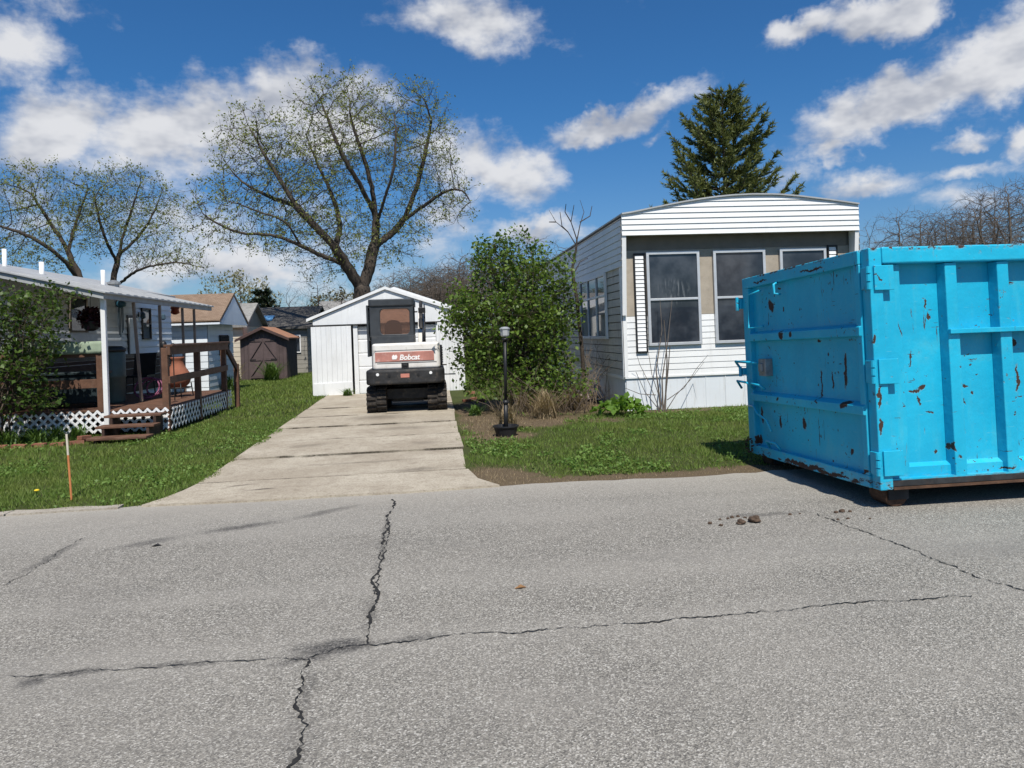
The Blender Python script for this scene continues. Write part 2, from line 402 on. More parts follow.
# flared apron that meets the road
ap = [(-2.95,7.70),(-2.2,7.655),(-1.6,7.63),(-1,7.65),(-.4,7.62),(.1,7.65),(.62,7.68),(.42,8.1),(.34,8.7),(-1,8.73),(-2.72,8.72),(-2.76,8.35),(-2.84,8.0)]
drv.prism(ap, -.05, .026)
driveway = drv.build('driveway', M_concrete); driveway['kind'] = 'structure'
kb = MB(); ks = [-16,-12,-9.2,-6.6,-4.9,-4.2,-3.15]
for a, b in zip(ks[:-1], ks[1:]):
    n = 6; f_ = [(a+.01+(b-a-.02)*k/n, 7.66+random.uniform(-.012,.012)) for k in range(n+1)]; k_ = [(a+.01+(b-a-.02)*k/n, 7.80+random.uniform(-.03,.03)) for k in range(n+1)]
    kb.prism(f_ + k_[::-1], -.05, .026+random.uniform(-.008,.006))
kerb = kb.build('kerb', mat_concrete('kerb_concrete', (.30,.27,.225), (.44,.40,.34))); kerb['kind'] = 'structure'
# cracks in the asphalt: ragged dark slots
M_crack = M('crack_fill', (.022,.021,.02), .95, .3, 20, 90)
def crack(pxs, w, name='road_crack', z=.009, dens=.02):
    P = [at_g(a, b) for a, b in pxs]; pts = []
    for p, q in zip(P[:-1], P[1:]):
        n = max(2, int((q-p).length/dens))
        pts += [p.lerp(q, k/n) for k in range(n)]
    pts.append(P[-1]); L_ = []; Rr = []; ja = 0
    for i, p in enumerate(pts):
        d = (pts[min(i+1, len(pts)-1)] - pts[max(0, i-1)]).normalized(); nrm = Vector((-d.y, d.x, 0))
        ja = ja*.8 + random.uniform(-.014,.014)
        big = mnoise.noise(p*2.3)*.03
        ww = max(.0015, w*(.5+.8*mnoise.noise(p*5+Vector((3,1,0))) + random.uniform(-.5,.6)))
        c = p + nrm*(ja + big); L_.append(c + nrm*ww/2); Rr.append(c - nrm*ww/2)
    b = MB(); n = len(pts)
    b.add([(v.x, v.y, z) for v in L_] + [(v.x, v.y, z) for v in Rr], [(i, i+1, n+i+1, n+i) for i in range(n-1)])
    o = b.build(name, M_crack, road); o['kind'] = 'structure'; return o
crack([(285,790),(295,768),(303,735),(297,695),(310,660)], .020)
crack([(310,660),(330,653),(365,645)], .013)
crack([(365,645),(368,618),(374,590),(382,562),(387,530),(392,500)], .022, dens=.03)
crack([(365,645),(440,638),(520,632),(640,624),(740,614),(835,606),(900,601),(970,596)], .011)
crack([(310,660),(240,662),(150,668),(60,674),(-20,681)], .008)
crack([(815,514),(880,538),(940,562),(980,580),(1040,597)], .013)
crack([(85,538),(45,562),(8,586)], .008)
crack([(375,595),(383,555),(390,520)], .010, z=.0095)

# lawn: separate blades
M_grass = leafmat('grass_blades', (.068,.132,.020), (.21,.29,.065), .35, .55, (1.1, (.17,.215,.05)))
M_drygrass = leafmat('dry_grass', (.17,.12,.07), (.42,.33,.20), .25, .7)
def dirtness(x, y):
    v = 0
    for (cx, cy, rx, ry) in ((1.5,7.72,2.8,.28), (3.2,7.76,1.7,.27), (1.6,13.4,1.25,1.1), (2.4,16,2.6,2.4), (.95,11.4,.6,.5), (.8,14.5,.5,4), (4.4,13.7,1.1,.3), (.6,8.2,.6,.8)):
        v = max(v, 1.25 - math.hypot((x-cx)/rx, (y-cy)/ry))
    return v
def lawn():
    Vs = []
    def strew(x0, x1, y0, y1, n, h, w, test):
        xs = np.random.uniform(x0, x1, n); ys = np.random.uniform(y0, y1, n)
        keep = []
        for a, b in zip(xs, ys):
            keep.append(test(a, b))
        keep = np.array(keep); xs, ys = xs[keep], ys[keep]; n = len(xs)
        pat = np.array([.72 + .5*mnoise.noise((a*.9, b*.9, 3)) + .35*mnoise.noise((a*3.5, b*3.5, 9)) for a, b in zip(xs, ys)])
        hh = h*(.55+np.random.rand(n)*.8)*np.clip(pat, .3, 1.4); a = np.random.rand(n)*2*np.pi; ww = w*(.6+.8*np.random.rand(n))
        lean = np.random.normal(0, .45, (n,2))*hh[:,None]
        dx, dy = np.cos(a)*ww/2, np.sin(a)*ww/2; z0 = np.zeros(n)
        A = np.stack([xs-dx, ys-dy, z0], 1); B = np.stack([xs+dx, ys+dy, z0], 1); C = np.stack([xs+lean[:,0], ys+lean[:,1], hh], 1)
        Vs.append(np.stack([A,B,C],1).reshape(-1,3))
    def left(x, y):
        if x > dl(y)+.03 + .22*mnoise.noise((x*1.7, y*1.7, 0)) + .06*mnoise.noise((x*6, y*6, 0)) - (0 if y > 8.6 else (8.6-y)*.22): return False
        if x < -4.9 and 14.0 < y < 18.8: return False
        if y > 24 and -8 < x < -6.9 and y < 27: return False
        if x > -3.5 and y > 21.4: return False
        k = mnoise.noise((x*1.6, y*1.6, 5)); return random.random() < .85 + .5*k
    def right(x, y):
        d = dirtness(x, y) + .45*mnoise.noise((x*1.5, y*1.5, 1)) + .3*mnoise.noise((x*5, y*5, 2))
        if x < .38 + .24*mnoise.noise((x*1.5, y*1.7, 4)): return False
        return random.random() > .06 + max(0, d)*1.9
    strew(-9, -2.4, 7.74, 11, 52000, .062, .010, left)
    strew(-11, -2.6, 11, 16, 42000, .07, .013, left)
    strew(-13, -3, 16, 36, 52000, .09, .025, left)
    strew(-40, -8.5, 7.74, 30, 16000, .09, .04, left)
    strew(.12, 6, 7.74, 11, 34000, .055, .010, right)
    strew(.12, 9, 11, 14.05, 30000, .065, .012, right)
    strew(9, 30, 8, 40, 20000, .09, .04, lambda x, y: True)
    strew(.9, 3.5, 14, 34, 9000, .09, .02, right)
    o = np_mesh('lawn_grass', np.concatenate(Vs), 3, M_grass); prop(o, 'short green lawn grass on both sides of the concrete driveway', 'grass', kind='stuff')
    n0 = len(Vs)
    strew(.36, 4.4, 7.72, 10, 15000, .03, .005, lambda x, y: random.random() < .75*max(0, dirtness(x, y))+.03)
    strew(.4, 4.2, 10.5, 15.5, 16000, .05, .007, lambda x, y: random.random() < .8*max(0, dirtness(x, y)))
    C_ = []
    for _ in range(60000):
        if random.random() < .62: x, y = random.uniform(.4, 6), random.uniform(7.85, 14)
        else: x, y = random.uniform(-8, -2.7), random.uniform(7.8, 15)
        if mnoise.noise((x*.8, y*.8, 7)) + .5*mnoise.noise((x*2.7, y*2.7, 3)) < .12: continue
        if (left(x, y) if x < 0 else right(x, y)): C_.append((x, y, random.uniform(.015, .055)))
    o2 = np_mesh('clover', leaf_quads(np.array(C_), .034, 1.6, .004, .8), 4, leafmat('clover_leaves', (.07,.145,.022), (.20,.30,.075), .35)); prop(o2, 'patches of clover and broad weeds mixed into the lawn', 'clover', kind='stuff')
    o = np_mesh('dead_grass', np.concatenate(Vs[n0:]), 3, M_drygrass); prop(o, 'dead tan grass and litter on the bare dirt right of the driveway', 'grass', kind='stuff')
lawn()

# ------------------------------------------------------------------ common materials
M_white = M('white_paint', (.76,.77,.77), .55, .07, 1.5, 40, .12, dirt=(.42,.40,.36), dirt_amt=.4, streak=True)
M_whiteclean = M('white_metal_trim', (.78,.78,.77), .45, .06, 2, 40, .08, dirt=(.5,.48,.44), dirt_amt=.3)
M_trailer = M('white_lap_siding', (.80,.80,.785), .42, .05, 1.2, 50, .08, .45, dirt=(.52,.50,.46), dirt_amt=.3, streak=True)
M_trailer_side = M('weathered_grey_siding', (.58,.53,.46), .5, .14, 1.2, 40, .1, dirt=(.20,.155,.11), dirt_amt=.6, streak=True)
M_trailer_fascia = M('grey_white_upper_panel', (.77,.77,.75), .45, .08, 1.2, 40, .1, dirt=(.4,.38,.34), dirt_amt=.4, streak=True)
M_tan = M('tan_stucco_panel', (.40,.345,.275), .9, .12, 4, 120, .5, dirt=(.18,.15,.115), dirt_amt=.4)
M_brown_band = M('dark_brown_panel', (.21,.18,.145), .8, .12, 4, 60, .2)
M_skirt = M('pale_skirting', (.70,.735,.76), .55, .05, 1.5, 40, .08, dirt=(.40,.37,.31), dirt_amt=.4, streak=True)
M_alu = M('aluminium_frame', (.62,.63,.64), .38, .08, 5, 60, .05, .5, .35)
M_black = M('black_paint', (.018,.018,.019), .45, .3, 5, 60, .1)
M_deckwood = M('brown_stained_wood', (.135,.068,.042), .75, .3, 4, 30, .35, dirt=(.22,.15,.11), dirt_amt=.5)
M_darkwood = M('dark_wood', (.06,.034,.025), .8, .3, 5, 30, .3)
M_lattice = M('white_lattice', (.78,.78,.78), .6, .07, 4, 50, .1, dirt=(.45,.45,.42), dirt_amt=.35)
M_shed = M('brown_shed_boards', (.092,.066,.064), .8, .22, 2.5, 30, .3, dirt=(.05,.035,.034), dirt_amt=.5, streak=True)
M_shedroof = M('rusty_shed_roof', (.34,.17,.10), .85, .2, 4, 40, .3)
M_shingle_b = None
def mat_shingle(name, a, b, row=7.0):
    m, nt = new_mat(name); co = objco(nt)
    br = N(nt, 'ShaderNodeTexBrick', ins={'Scale': 4.0, 'Mortar Size': .012, 'Color1': (*a,1), 'Color2': (*b,1), 'Mortar': (a[0]*.4,a[1]*.4,a[2]*.4,1), 'Bias': 0})
    L(nt, mapping(nt, co, sc=(1,1.1,1)), br.inputs['Vector'])
    n0 = noise_(nt, co, 1.1, 6, .7); n1 = noise_(nt, co, 50, 4)
    c = mixc(nt, mrange(nt, n0, .4, .7, 0, .5), br.outputs[0], tuple(x*.65 for x in a))
    bsdf_out(nt, c, .95, .15, 0, n1, .4, .01); return m
M_shingle_b = mat_shingle('brown_shingles', (.215,.15,.105), (.28,.20,.145))
M_shingle_g = mat_shingle('grey_shingles', (.24,.235,.225), (.33,.32,.305))
def glassmat(name, tint=(.02,.024,.03), rough=.03, spec=.5, pat=None):
    m, nt = new_mat(name); co = objco(nt); n0 = noise_(nt, co, 2.2, 5, .6)
    c = mixc(nt, mrange(nt, n0, .4, .65), tint, tuple(x*2.4+.006 for x in tint))
    bsdf_out(nt, c, rough, spec, 0, noise_(nt, co, 1.6, 2), .04, .02); return m
M_glass = glassmat('dark_window_glass')

def window(parent, face, u0, u1, z0, z1, rails=(), stiles=(), fr=.055, dep=.05, fm=None, gm=None, d0=0.0):
    """window lying on a wall; face = ('y', y, -1) or ('x', x, +-1)"""
    ax, pos, sg = face; fm = fm or M_alu; gm = gm or M_glass
    def bx(mb, a0, a1, z0_, z1_, d0_, d1_):
        lo, hi = sorted((pos+sg*d0_, pos+sg*d1_))
        if ax == 'y': mb.box(a0, a1, lo, hi, z0_, z1_)
        else: mb.box(lo, hi, a0, a1, z0_, z1_)
    f = MB()
    bx(f, u0, u1, z1-fr, z1, d0, d0+dep); bx(f, u0, u1, z0, z0+fr, d0, d0+dep)
    bx(f, u0, u0+fr, z0+fr, z1-fr, d0, d0+dep); bx(f, u1-fr, u1, z0+fr, z1-fr, d0, d0+dep)
    for z in rails: bx(f, u0+fr, u1-fr, z-fr*.4, z+fr*.4, d0+.004, d0+dep-.004)
    for u in stiles: bx(f, u-fr*.4, u+fr*.4, z0+fr, z1-fr, d0+.002, d0+dep-.002)
    w = f.build('window', fm, parent, bevel=.004)
    g = MB(); bx(g, u0+fr*.5, u1-fr*.5, z0+fr*.5, z1-fr*.5, d0+.003, d0+.02); g.build('pane', gm, w)
    return w

# ------------------------------------------------------------------ roll-off dumpster
def blue_paint(name, which):
    m, nt = new_mat(name); co = objco(nt)
    w = vadd_noise(nt, co, 7, .13, 5); w = vadd_noise(nt, w, 40, .03, 3)
    n0 = noise_(nt, co, 1.0, 5, .6); n1 = noise_(nt, co, 60, 3, .6)
    c = mixc(nt, mrange(nt, n0, .35, .7), (.008,.365,.56), (.013,.45,.66))
    sv = mapping(nt, co, sc=(7,7,.7))
    fade = mrange(nt, noise_(nt, sv, 2.0, 5, .65), .5, .75, 0, .38); c = mixc(nt, fade, c, (.06,.43,.55))
    ch = mrange(nt, noise_(nt, mapping(nt, co, sc=(1.2,1.2,1.2)), 1.6, 7, .72), .53, .70, 0, .35); c = mixc(nt, ch, c, (.09,.45,.54))
    hs = mrange(nt, noise_(nt, mapping(nt, co, rot=(.2,.6,.9), sc=(3,3,30)), 2.2, 5, .6), .66, .72, 0, .4); c = mixc(nt, hs, c, (.16,.48,.56))
    rust = None
    def add(v):
        nonlocal rust
        rust = v if rust is None else math_(nt, 'MAXIMUM', rust, v)
    # door marks (x near 0): long drips and scars
    for (y, z, ry, rz) in () if which != 'door' else ((.50,1.16,.035,.26), (.72,1.06,.022,.13), (.93,1.03,.018,.18), (.42,.86,.09,.05), (1.55,1.52,.09,.06), (1.35,1.53,.05,.05), (1.9,1.85,.09,.10), (1.62,1.80,.03,.03),
                           (.9,1.44,.05,.02), (2.25,.62,.04,.13), (1.8,.58,.035,.10), (1.3,.62,.07,.09), (.45,.44,.03,.04), (.2,.3,.10,.03), (1.25,.20,.55,.04), (.75,.2,.4,.03), (1.7,.85,.04,.02), (.9,.86,.05,.015), (2.3,.34,.06,.06), (1.7,2.02,.05,.02), (.9,2.14,.3,.018), (2.0,2.13,.25,.015)):
        add(ell(nt, w, (0, y, z), (.09, ry, rz), 0, .55))
    for (x, z, rx, rz) in () if which != 'side' else ((.44,.98,.09,.022), (.50,1.0,.05,.03), (.47,.9,.02,.07), (.56,.78,.08,.012), (.28,1.52,.012,.10), (.02,1.45,.03,.05), (.02,.95,.02,.15), (.03,.7,.02,.12), (.60,1.62,.02,.05), (.57,1.72,.015,.08), (.42,1.26,.012,.12), (.9,1.0,.05,.02), (.96,.95,.02,.03), (.88,.86,.02,.04),
                           (1.4,1.05,.025,.18), (1.34,.88,.05,.03), (1.38,1.35,.03,.06), (.82,.62,.02,.05), (1.2,.3,.10,.02), (.7,.5,.02,.06), (.74,.42,.02,.03), (.98,1.24,.05,.01), (1.33,.55,.02,.03), (.6,.44,.03,.02), (1.35,1.87,.10,.02),):
        add(ell(nt, w, (x, .08, z), (rx*.8, .5, rz*.85), 0, .45))
    sp_ = mrange(nt, noise_(nt, co, 24, 3, .55), .635, .675); big = mrange(nt, noise_(nt, co, 2.3, 3), .45, .62)
    scr = mrange(nt, noise_(nt, mapping(nt, co, rot=(.5,.3,.2), sc=(5,5,42)), 1.5, 3, .5), .70, .735); add(math_(nt, 'MULTIPLY', scr, mrange(nt, noise_(nt, co, 3.1, 2), .46, .56)))
    add(math_(nt, 'MULTIPLY', sp_, big))
    st_ = mrange(nt, noise_(nt, mapping(nt, co, sc=(28,28,2.2)), 1.6, 4, .6), .645, .69)
    add(math_(nt, 'MULTIPLY', st_, mrange(nt, noise_(nt, co, 1.7, 3), .44, .58)))
    # scratched, rust-bitten lower edge and rail
    s = N(nt, 'ShaderNodeSeparateXYZ'); L(nt, co, s.inputs[0])
    low = mrange(nt, s.outputs[2], .34, .16); add(math_(nt, 'MULTIPLY', low, mrange(nt, noise_(nt, mapping(nt, co, sc=(1,1,3)), 5, 5, .7), .46, .62)))
    hi = mrange(nt, s.outputs[2], 2.16, 2.21); add(math_(nt, 'MULTIPLY', hi, mrange(nt, noise_(nt, co, 9, 5, .7), .47, .62)))
    halo = mrange(nt, rust, .04, .5, 0, .6)
    c = mixc(nt, halo, c, (.14,.33,.40))
    rc = mixc(nt, noise_(nt, co, 30, 4), (.016,.010,.008), (.075,.036,.021))
    c = mixc(nt, mrange(nt, rust, .35, .75), c, rc)
    ro = mrange(nt, rust, .3, .7, .42, .85)
    bsdf_out(nt, c, ro, .45, 0, math_(nt, 'SUBTRACT', noise_(nt, co, 5, 4), math_(nt, 'MULTIPLY', rust, .3)), .35, .03)
    return m
M_blue = blue_paint('blue_container_paint', 'side'); M_bdoor = blue_paint('blue_door_paint', 'door')
M_rust = M('rusty_steel', (.10,.052,.03), .85, .4, 8, 40, .4, dirt=(.03,.02,.016), dirt_amt=.7)
M_under = M('dark_underframe', (.03,.032,.034), .8, .4, 6, 40, .3, dirt=(.10,.06,.04), dirt_amt=.5)
M_greysteel = M('grey_steel', (.32,.33,.33), .5, .25, 9, 40, .2, .5, .5, dirt=(.16,.10,.06), dirt_amt=.6)
DL, DW, DH, DZ = 6.7, 2.55, 2.21, .17
dp = thing('roll_off_dumpster', 'open-topped bright blue steel roll-off dumpster with rust scars parked at the roadside', 'dumpster', (3.665,5.83,0), rot=(R(-1.6),0,R(.4)), local=True)
b = MB(); b.box(.02, DL, .12, .16, DZ+.09, DH-.02); b.box(.02, DL, DW-.16, DW-.12, DZ+.09, DH-.02); b.box(DL-.05, DL, .16, DW-.16, DZ+.09, DH-.02); b.box(.02, DL, .02, DW-.02, DZ+.05, DZ+.088)
b.build('body', M_blue, dp)
b = MB()
b.box(0, .115, .0, .12, DZ, DH); b.build('corner_post', M_blue, dp, bevel=.008)
b = MB(); b.box(.127, .30, .045, .12, DZ+.078, DH-.14); b.build('corner_plate', M_blue, dp, bevel=.008)
b = MB(); b.box(0, .10, DW-.12, DW, DZ, DH); b.build('corner_post', M_blue, dp, bevel=.008)
k = .69
while k < DL-.2:
    r_ = MB(); r_.prism([(k, .12), (k+.012, .022), (k+.118, .022), (k+.13, .12)], DZ+.078, DH-.14); r_.build('rib', M_blue, dp, bevel=.006)
    r_ = MB(); r_.prism([(k, DW-.12), (k+.12, DW-.12), (k+.105, DW-.022), (k+.015, DW-.022)], DZ+.10, DH-.14); r_.build('rib', M_blue, dp, bevel=.006)
    k += .485
b = MB(); b.box(.118, DL, -.005, .11, DH-.135, DH+.005); b.box(.10, DL, DW-.11, DW+.005, DH-.135, DH+.005); b.box(DL-.08, DL, .11, DW-.11, DH-.135, DH+.004)
b.build('top_rail', M_blue, dp, bevel=.012)
b = MB(); b.box(.70, DL-.1, -.012, .021, 1.46, 1.50); b.box(.825, DL-.1, .021, .118, 1.49, 1.502); b.build('side_stiffener', M_blue, dp, bevel=.004)
# low kick plate bent outward, then the dark bottom rail
b = MB(); b.prism([(.075, DZ+.06), (.075, DZ+.17), (.119, DZ+.20), (.119, DZ+.06)], .31, DL, 'x'); b.build('kick_plate', M_blue, dp)
b = MB(); b.box(.118, DL, .015, .12, DZ+.022, DZ+.075); b.build('bottom_rail', M_under, dp, bevel=.005); b = MB(); b.box(.10, DL, DW-.12, DW-.01, DZ+.022, DZ+.075); b.build('bottom_rail', M_under, dp, bevel=.005)
b = MB(); b.box(.118, DL, .0, .12, DZ, DZ+.02); b.build('bottom_flange', M_rust, dp)
b = MB()
for yy in (.45, DW-.6): b.box(.2, DL-.1, yy, yy+.15, .10, DZ+.05)
for xx in np.arange(.4, DL, .6): b.box(xx, xx+.08, .12, DW-.12, DZ-.03, DZ+.05)
b.build('underframe', M_under, dp)
for xx in (.20, DL-.35):
    for yy in (.10, DW-.35):
        b = MB(); r = .115
        b.prism([(xx + r*math.cos(2*math.pi*q/20), r*1.02 + .002 + r*math.sin(2*math.pi*q/20)) for q in range(20)], yy, yy+.22, 'y'); wv = b.build('roller', M_rust, dp, bevel=.012)
        b = MB(); b.box(xx-.08, xx+.10, yy-.022, yy-.004, .07, DZ+.04); b.build('roller_bracket', M_under, wv)
        b = MB(); b.box(xx-.08, xx+.10, yy+.224, yy+.242, .07, DZ+.04); b.build('roller_bracket', M_under, wv)
# rear door
b = MB(); b.box(.035, .055, .12, DW-.12, DZ+.02, DH-.02); door = b.build('door', M_bdoor, dp)
b = MB(); b.box(-.028, .06, .122, DW-.122, DH-.125, DH-.004); b.box(-.024, .06, .122, DW-.122, DZ+.004, DZ+.11); b.box(-.022, .055, .122, .20, DZ+.11, DH-.125); b.box(-.022, .055, DW-.21, DW-.122, DZ+.11, DH-.125)
b.build('door_frame', M_bdoor, door, bevel=.008)
for (z0, z1) in ((1.46,1.58), (.78,.90)):
    b = MB(); b.prism([(.034, z0), (-.045, z0+.012), (-.045, z1-.03), (.034, z1)], .124, DW-.20, 'y'); b.build('door_bar', M_bdoor, door, bevel=.006)
for (z0, z1) in ((1.85,2.06), (1.06,1.27), (.29,.50)):
    b = MB(); b.box(.03, .205, -.020, -.002, z0, z1); b.box(-.020, -.002, .01, .10, z0+.01, z1-.01)
    h = b.build('hinge', M_blue, dp, bevel=.004)
    b = MB()
    for q in range(3): b.tube([(-.02, -.018, z0+.008+q*.068), (-.02, -.018, z0+.008+q*.068+.058)], .024, 10)
    b.build('hinge_pin', M_bdoor, h, smooth=False)
def rod(pts, r=.012, name='latch_rod', mat=None):
    b = MB(); b.tube(pts, r, 7); return b.build(name, mat or M_bdoor, door, smooth=True)
yl = DW-.2
rod([(-.03,2.02,2.03),(-.06,2.25,2.00),(-.06,2.28,1.62),(-.03,1.98,1.63)], .013)
rod([(-.02,1.62,2.08),(-.07,1.60,2.06),(-.07,1.60,1.96),(-.02,1.56,1.95)], .014)
rod([(-.02,2.12,1.22),(-.10,2.2,1.23),(-.11,2.58,1.24),(-.02,2.6,1.12)], .015)
rod([(-.03,2.0,.93),(-.09,2.02,.98),(-.09,2.25,.99),(-.03,2.28,.93)], .014)
rod([(-.03,2.3,.93),(-.10,2.32,1.0),(-.10,2.58,1.01),(-.04,2.6,.92)], .014)
rod([(-.03,2.45,.72),(-.08,2.2,.73),(-.09,2.1,.66),(-.06,1.95,.60),(-.05,1.86,.48)], .012)
rod([(-.03,1.95,.30),(-.08,1.93,.37),(-.08,1.72,.37),(-.03,1.70,.30)], .012)
b = MB(); b.box(-.05, .036, 1.93, 2.10, 1.08, 1.27); b.box(-.075, -.051, 1.98, 2.06, 1.13, 1.22); b.build('latch_plate', M_greysteel, door, bevel=.006)
b = MB()
for q in range(11):
    a = q/10*2*math.pi; cpt = Vector((-.06, 2.42+.085*math.cos(a), .27+.075*math.sin(a)))
    b.tube([cpt + Vector((.014*math.sin(j/6*2*math.pi) if q % 2 else 0, .02*math.cos(j/6*2*math.pi), .02*math.sin(j/6*2*math.pi) if not q % 2 else .006*math.sin(j/6*2*math.pi))) for j in range(7)], .006, 5)
b.build('chain', M_rust, door, smooth=True)
for (z0, z1) in ((1.86,1.98), (1.08,1.16)):
    b = MB(); b.box(-.03, .08, DW+.001, DW+.06, z0, z1); b.tube([(-.05, DW+.045, z0-.02), (-.05, DW+.045, z1+.02)], .02, 8); b.build('latch_hook', M_blue, dp, bevel=.004)

# ------------------------------------------------------------------ mini excavator seen from behind
M_exwhite = M('machine_white_paint', (.74,.71,.665), .42, .06, 2, 60, .06, .45, dirt=(.40,.33,.26), dirt_amt=.5)
M_exblack = M('counterweight_black', (.028,.028,.029), .6, .4, 6, 40, .25, dirt=(.13,.105,.08), dirt_amt=.6)
M_excab = M('cab_dark_grey', (.042,.047,.053), .45, .25, 4, 60, .1, dirt=(.12,.11,.10), dirt_amt=.4)
M_rubber = M('track_rubber', (.035,.030,.026), .9, .4, 8, 40, .4, dirt=(.20,.15,.11), dirt_amt=.75)
M_decal = M('faded_red_stripe', (.46,.205,.165), .55, .2, 3, 40, .05, dirt=(.66,.50,.45), dirt_amt=.8)
M_letter = M('white_lettering', (.85,.82,.79), .5, .05)
def tintglass(name, t, k=.12):
    m, nt = new_mat(name)
    a = N(nt, 'ShaderNodeBsdfTransparent'); a.inputs[0].default_value = (*t, 1)
    g = N(nt, 'ShaderNodeBsdfGlossy', ins={'Roughness': .04}); g.inputs[0].default_value = (.9,.9,.9,1)
    d = N(nt, 'ShaderNodeBsdfDiffuse'); d.inputs[0].default_value = (t[0]*.55, t[1]*.5, t[2]*.5, 1)
    mx0 = N(nt, 'ShaderNodeMixShader'); mx0.inputs[0].default_value = .12; L(nt, a.outputs[0], mx0.inputs[1]); L(nt, d.outputs[0], mx0.inputs[2])
    fr = N(nt, 'ShaderNodeFresnel', ins={'IOR': 1.5}); mx = N(nt, 'ShaderNodeMixShader'); L(nt, fr.outputs[0], mx.inputs[0]); L(nt, mx0.outputs[0], mx.inputs[1]); L(nt, g.outputs[0], mx.inputs[2])
    o = N(nt, 'ShaderNodeOutputMaterial'); L(nt, mx.outputs[0], o.inputs[0]); return m
M_tint = tintglass('brown_tinted_glass', (.80,.50,.40)); M_teal = tintglass('green_tinted_glass', (.78,.88,.86))
ex = thing('mini_excavator', 'white and black mini excavator with a red stripe, parked before the garage', 'excavator', (-.61,16.6,.025))
def track(x0, x1):
    y0, y1, r, z0 = 15.62, 17.75, .265, .028
    def path(rr):
        pts = []
        for k in range(13): a = R(90 + 180*k/12); pts.append((y0 + .265 + rr*math.cos(a), z0+.265 + rr*math.sin(a)))
        for k in range(13): a = R(-90 + 180*k/12); pts.append((y1 - .265 + rr*math.cos(a), z0+.265 + rr*math.sin(a)))
        return pts
    b = MB(); b.prism(path(.235), x0, x1, 'x'); t = b.build('track', M_rubber, ex, bevel=.015)
    g = MB(); P = path(.235); n = len(P); per = []
    for i in range(n):
        p, q = Vector(P[i]).to_3d(), Vector(P[(i+1) % n]).to_3d(); per.append((q-p).length)
    tot = sum(per); cnt = 44; acc = 0; i = 0
    for c in range(cnt):
        s = tot*c/cnt
        while acc + per[i] < s: acc += per[i]; i += 1
        p, q = Vector(P[i]), Vector(P[(i+1) % n]); tt = (s-acc)/per[i]; o = p.lerp(q, tt); d = (q-p).normalized(); nn = Vector((-d.y, d.x))
        if (o - Vector(((y0+y1)/2, z0+.265))).dot(nn) < 0: nn = -nn
        for (a, bb) in ((x0-.004, x0+(x1-x0)*.47), (x0+(x1-x0)*.53, x1+.004)):
            sh = d*(.012 if a < x0 else -.012)
            A, B, C, D_ = o+sh-d*.032-nn*.01, o+sh+d*.032-nn*.01, o+sh+d*.022+nn*.028, o+sh-d*.022+nn*.028
            g.prism([A, B, C, D_], a, bb, 'x')
    g.build('tread', M_rubber, t)
track(-1.45, -1.05); track(-.18, .22)
b = MB(); b.box(-1.05, -.18, 16.0, 17.4, .28, .50); b.box(-.95,-.28,16.2,17.2,.20,.30); b.lathe([(.42,0),(.42,.12)], 24, (-.61,16.7,.50)); b.build('undercarriage', M_exblack, ex, bevel=.01)
b = MB(); b.box(-1.45, .22, 17.95, 18.02, .06, .42); b.bar((-1.0,17.3,.3),(-1.0,17.97,.22),.1,.1); b.bar((-.22,17.3,.3),(-.22,17.97,.22),.1,.1); b.build('dozer_blade', M_exblack, ex, bevel=.01)
plan = rrect(-1.44, .19, 15.46, 17.4, (.20,.20,.12,.12), 6)
b = MB(); b.prism(plan, .62, .93); cw = b.build('counterweight', M_exblack, ex, bevel=.045, seg=3)
plan2 = rrect(-1.30, .11, 15.55, 16.55, (.10,.10,.05,.05), 5)
b = MB(); b.prism(plan2, .93, 1.475); hood = b.build('engine_cover', M_exwhite, ex, bevel=.085, seg=5)
b = MB(); b.box(-1.285, .095, 15.542, 15.55, 1.325, 1.331); b.box(-.595+.002, -.59, 15.542, 15.549, 1.331, 1.39); b.box(-1.20, .03, 15.541, 15.549, 1.062, 1.068); b.build('panel_seam', M_under, hood)
b = MB(); b.prism([(y, z) for y, z in ((15.543,1.09),(15.536,1.10),(15.536,1.285),(15.543,1.295))], -1.235, -.02, 'x'); dec = b.build('stripe', M_decal, hood)
# lettering on the stripe
cu = bpy.data.curves.new('lettering', 'FONT'); cu.body = 'Bobcat'; cu.size = .155; cu.extrude = .003; cu.offset = .004; cu.shear = .2; cu.space_character = .95
to = bpy.data.objects.new('lettering_curve', cu); COL.objects.link(to); bpy.context.view_layer.update()
me = bpy.data.meshes.new_from_object(to.evaluated_get(bpy.context.evaluated_depsgraph_get())); bpy.data.objects.remove(to)
me.transform(Matrix.Rotation(R(90), 4, 'X')); me.transform(Matrix.Translation(Vector((-.74,15.532,1.125)) - OFF[ex.name]))
me.materials.clear(); me.materials.append(M_letter)
lo = bpy.data.objects.new('lettering', me); COL.objects.link(lo); lo.parent = dec
b = MB(); b.prism([(-.885,1.14),(-.80,1.14),(-.775,1.19),(-.80,1.24),(-.83,1.215),(-.86,1.24),(-.89,1.20)], 15.529, 15.537, 'y'); b.build('emblem', M_letter, dec)
b = MB(); b.box(-.70, -.55, 15.528, 15.56, .955, 1.065); b.box(-.665,-.585,15.518,15.527,.985,1.035); b.build('latch', M_black, hood, bevel=.006)
b = MB(); b.box(.108, .155, 15.63, 16.5, 1.0, 1.40)
for q in range(7): b.box(.155, .165, 15.66, 16.46, 1.03+q*.05, 1.055+q*.05)
b.build('side_vent', M_black, hood, bevel=.004)
b = MB(); b.box(-.72, -.54, 15.452, 15.462, .76, .84); b.build('red_plate', M('red_label', (.50,.20,.15), .5, .2), cw)
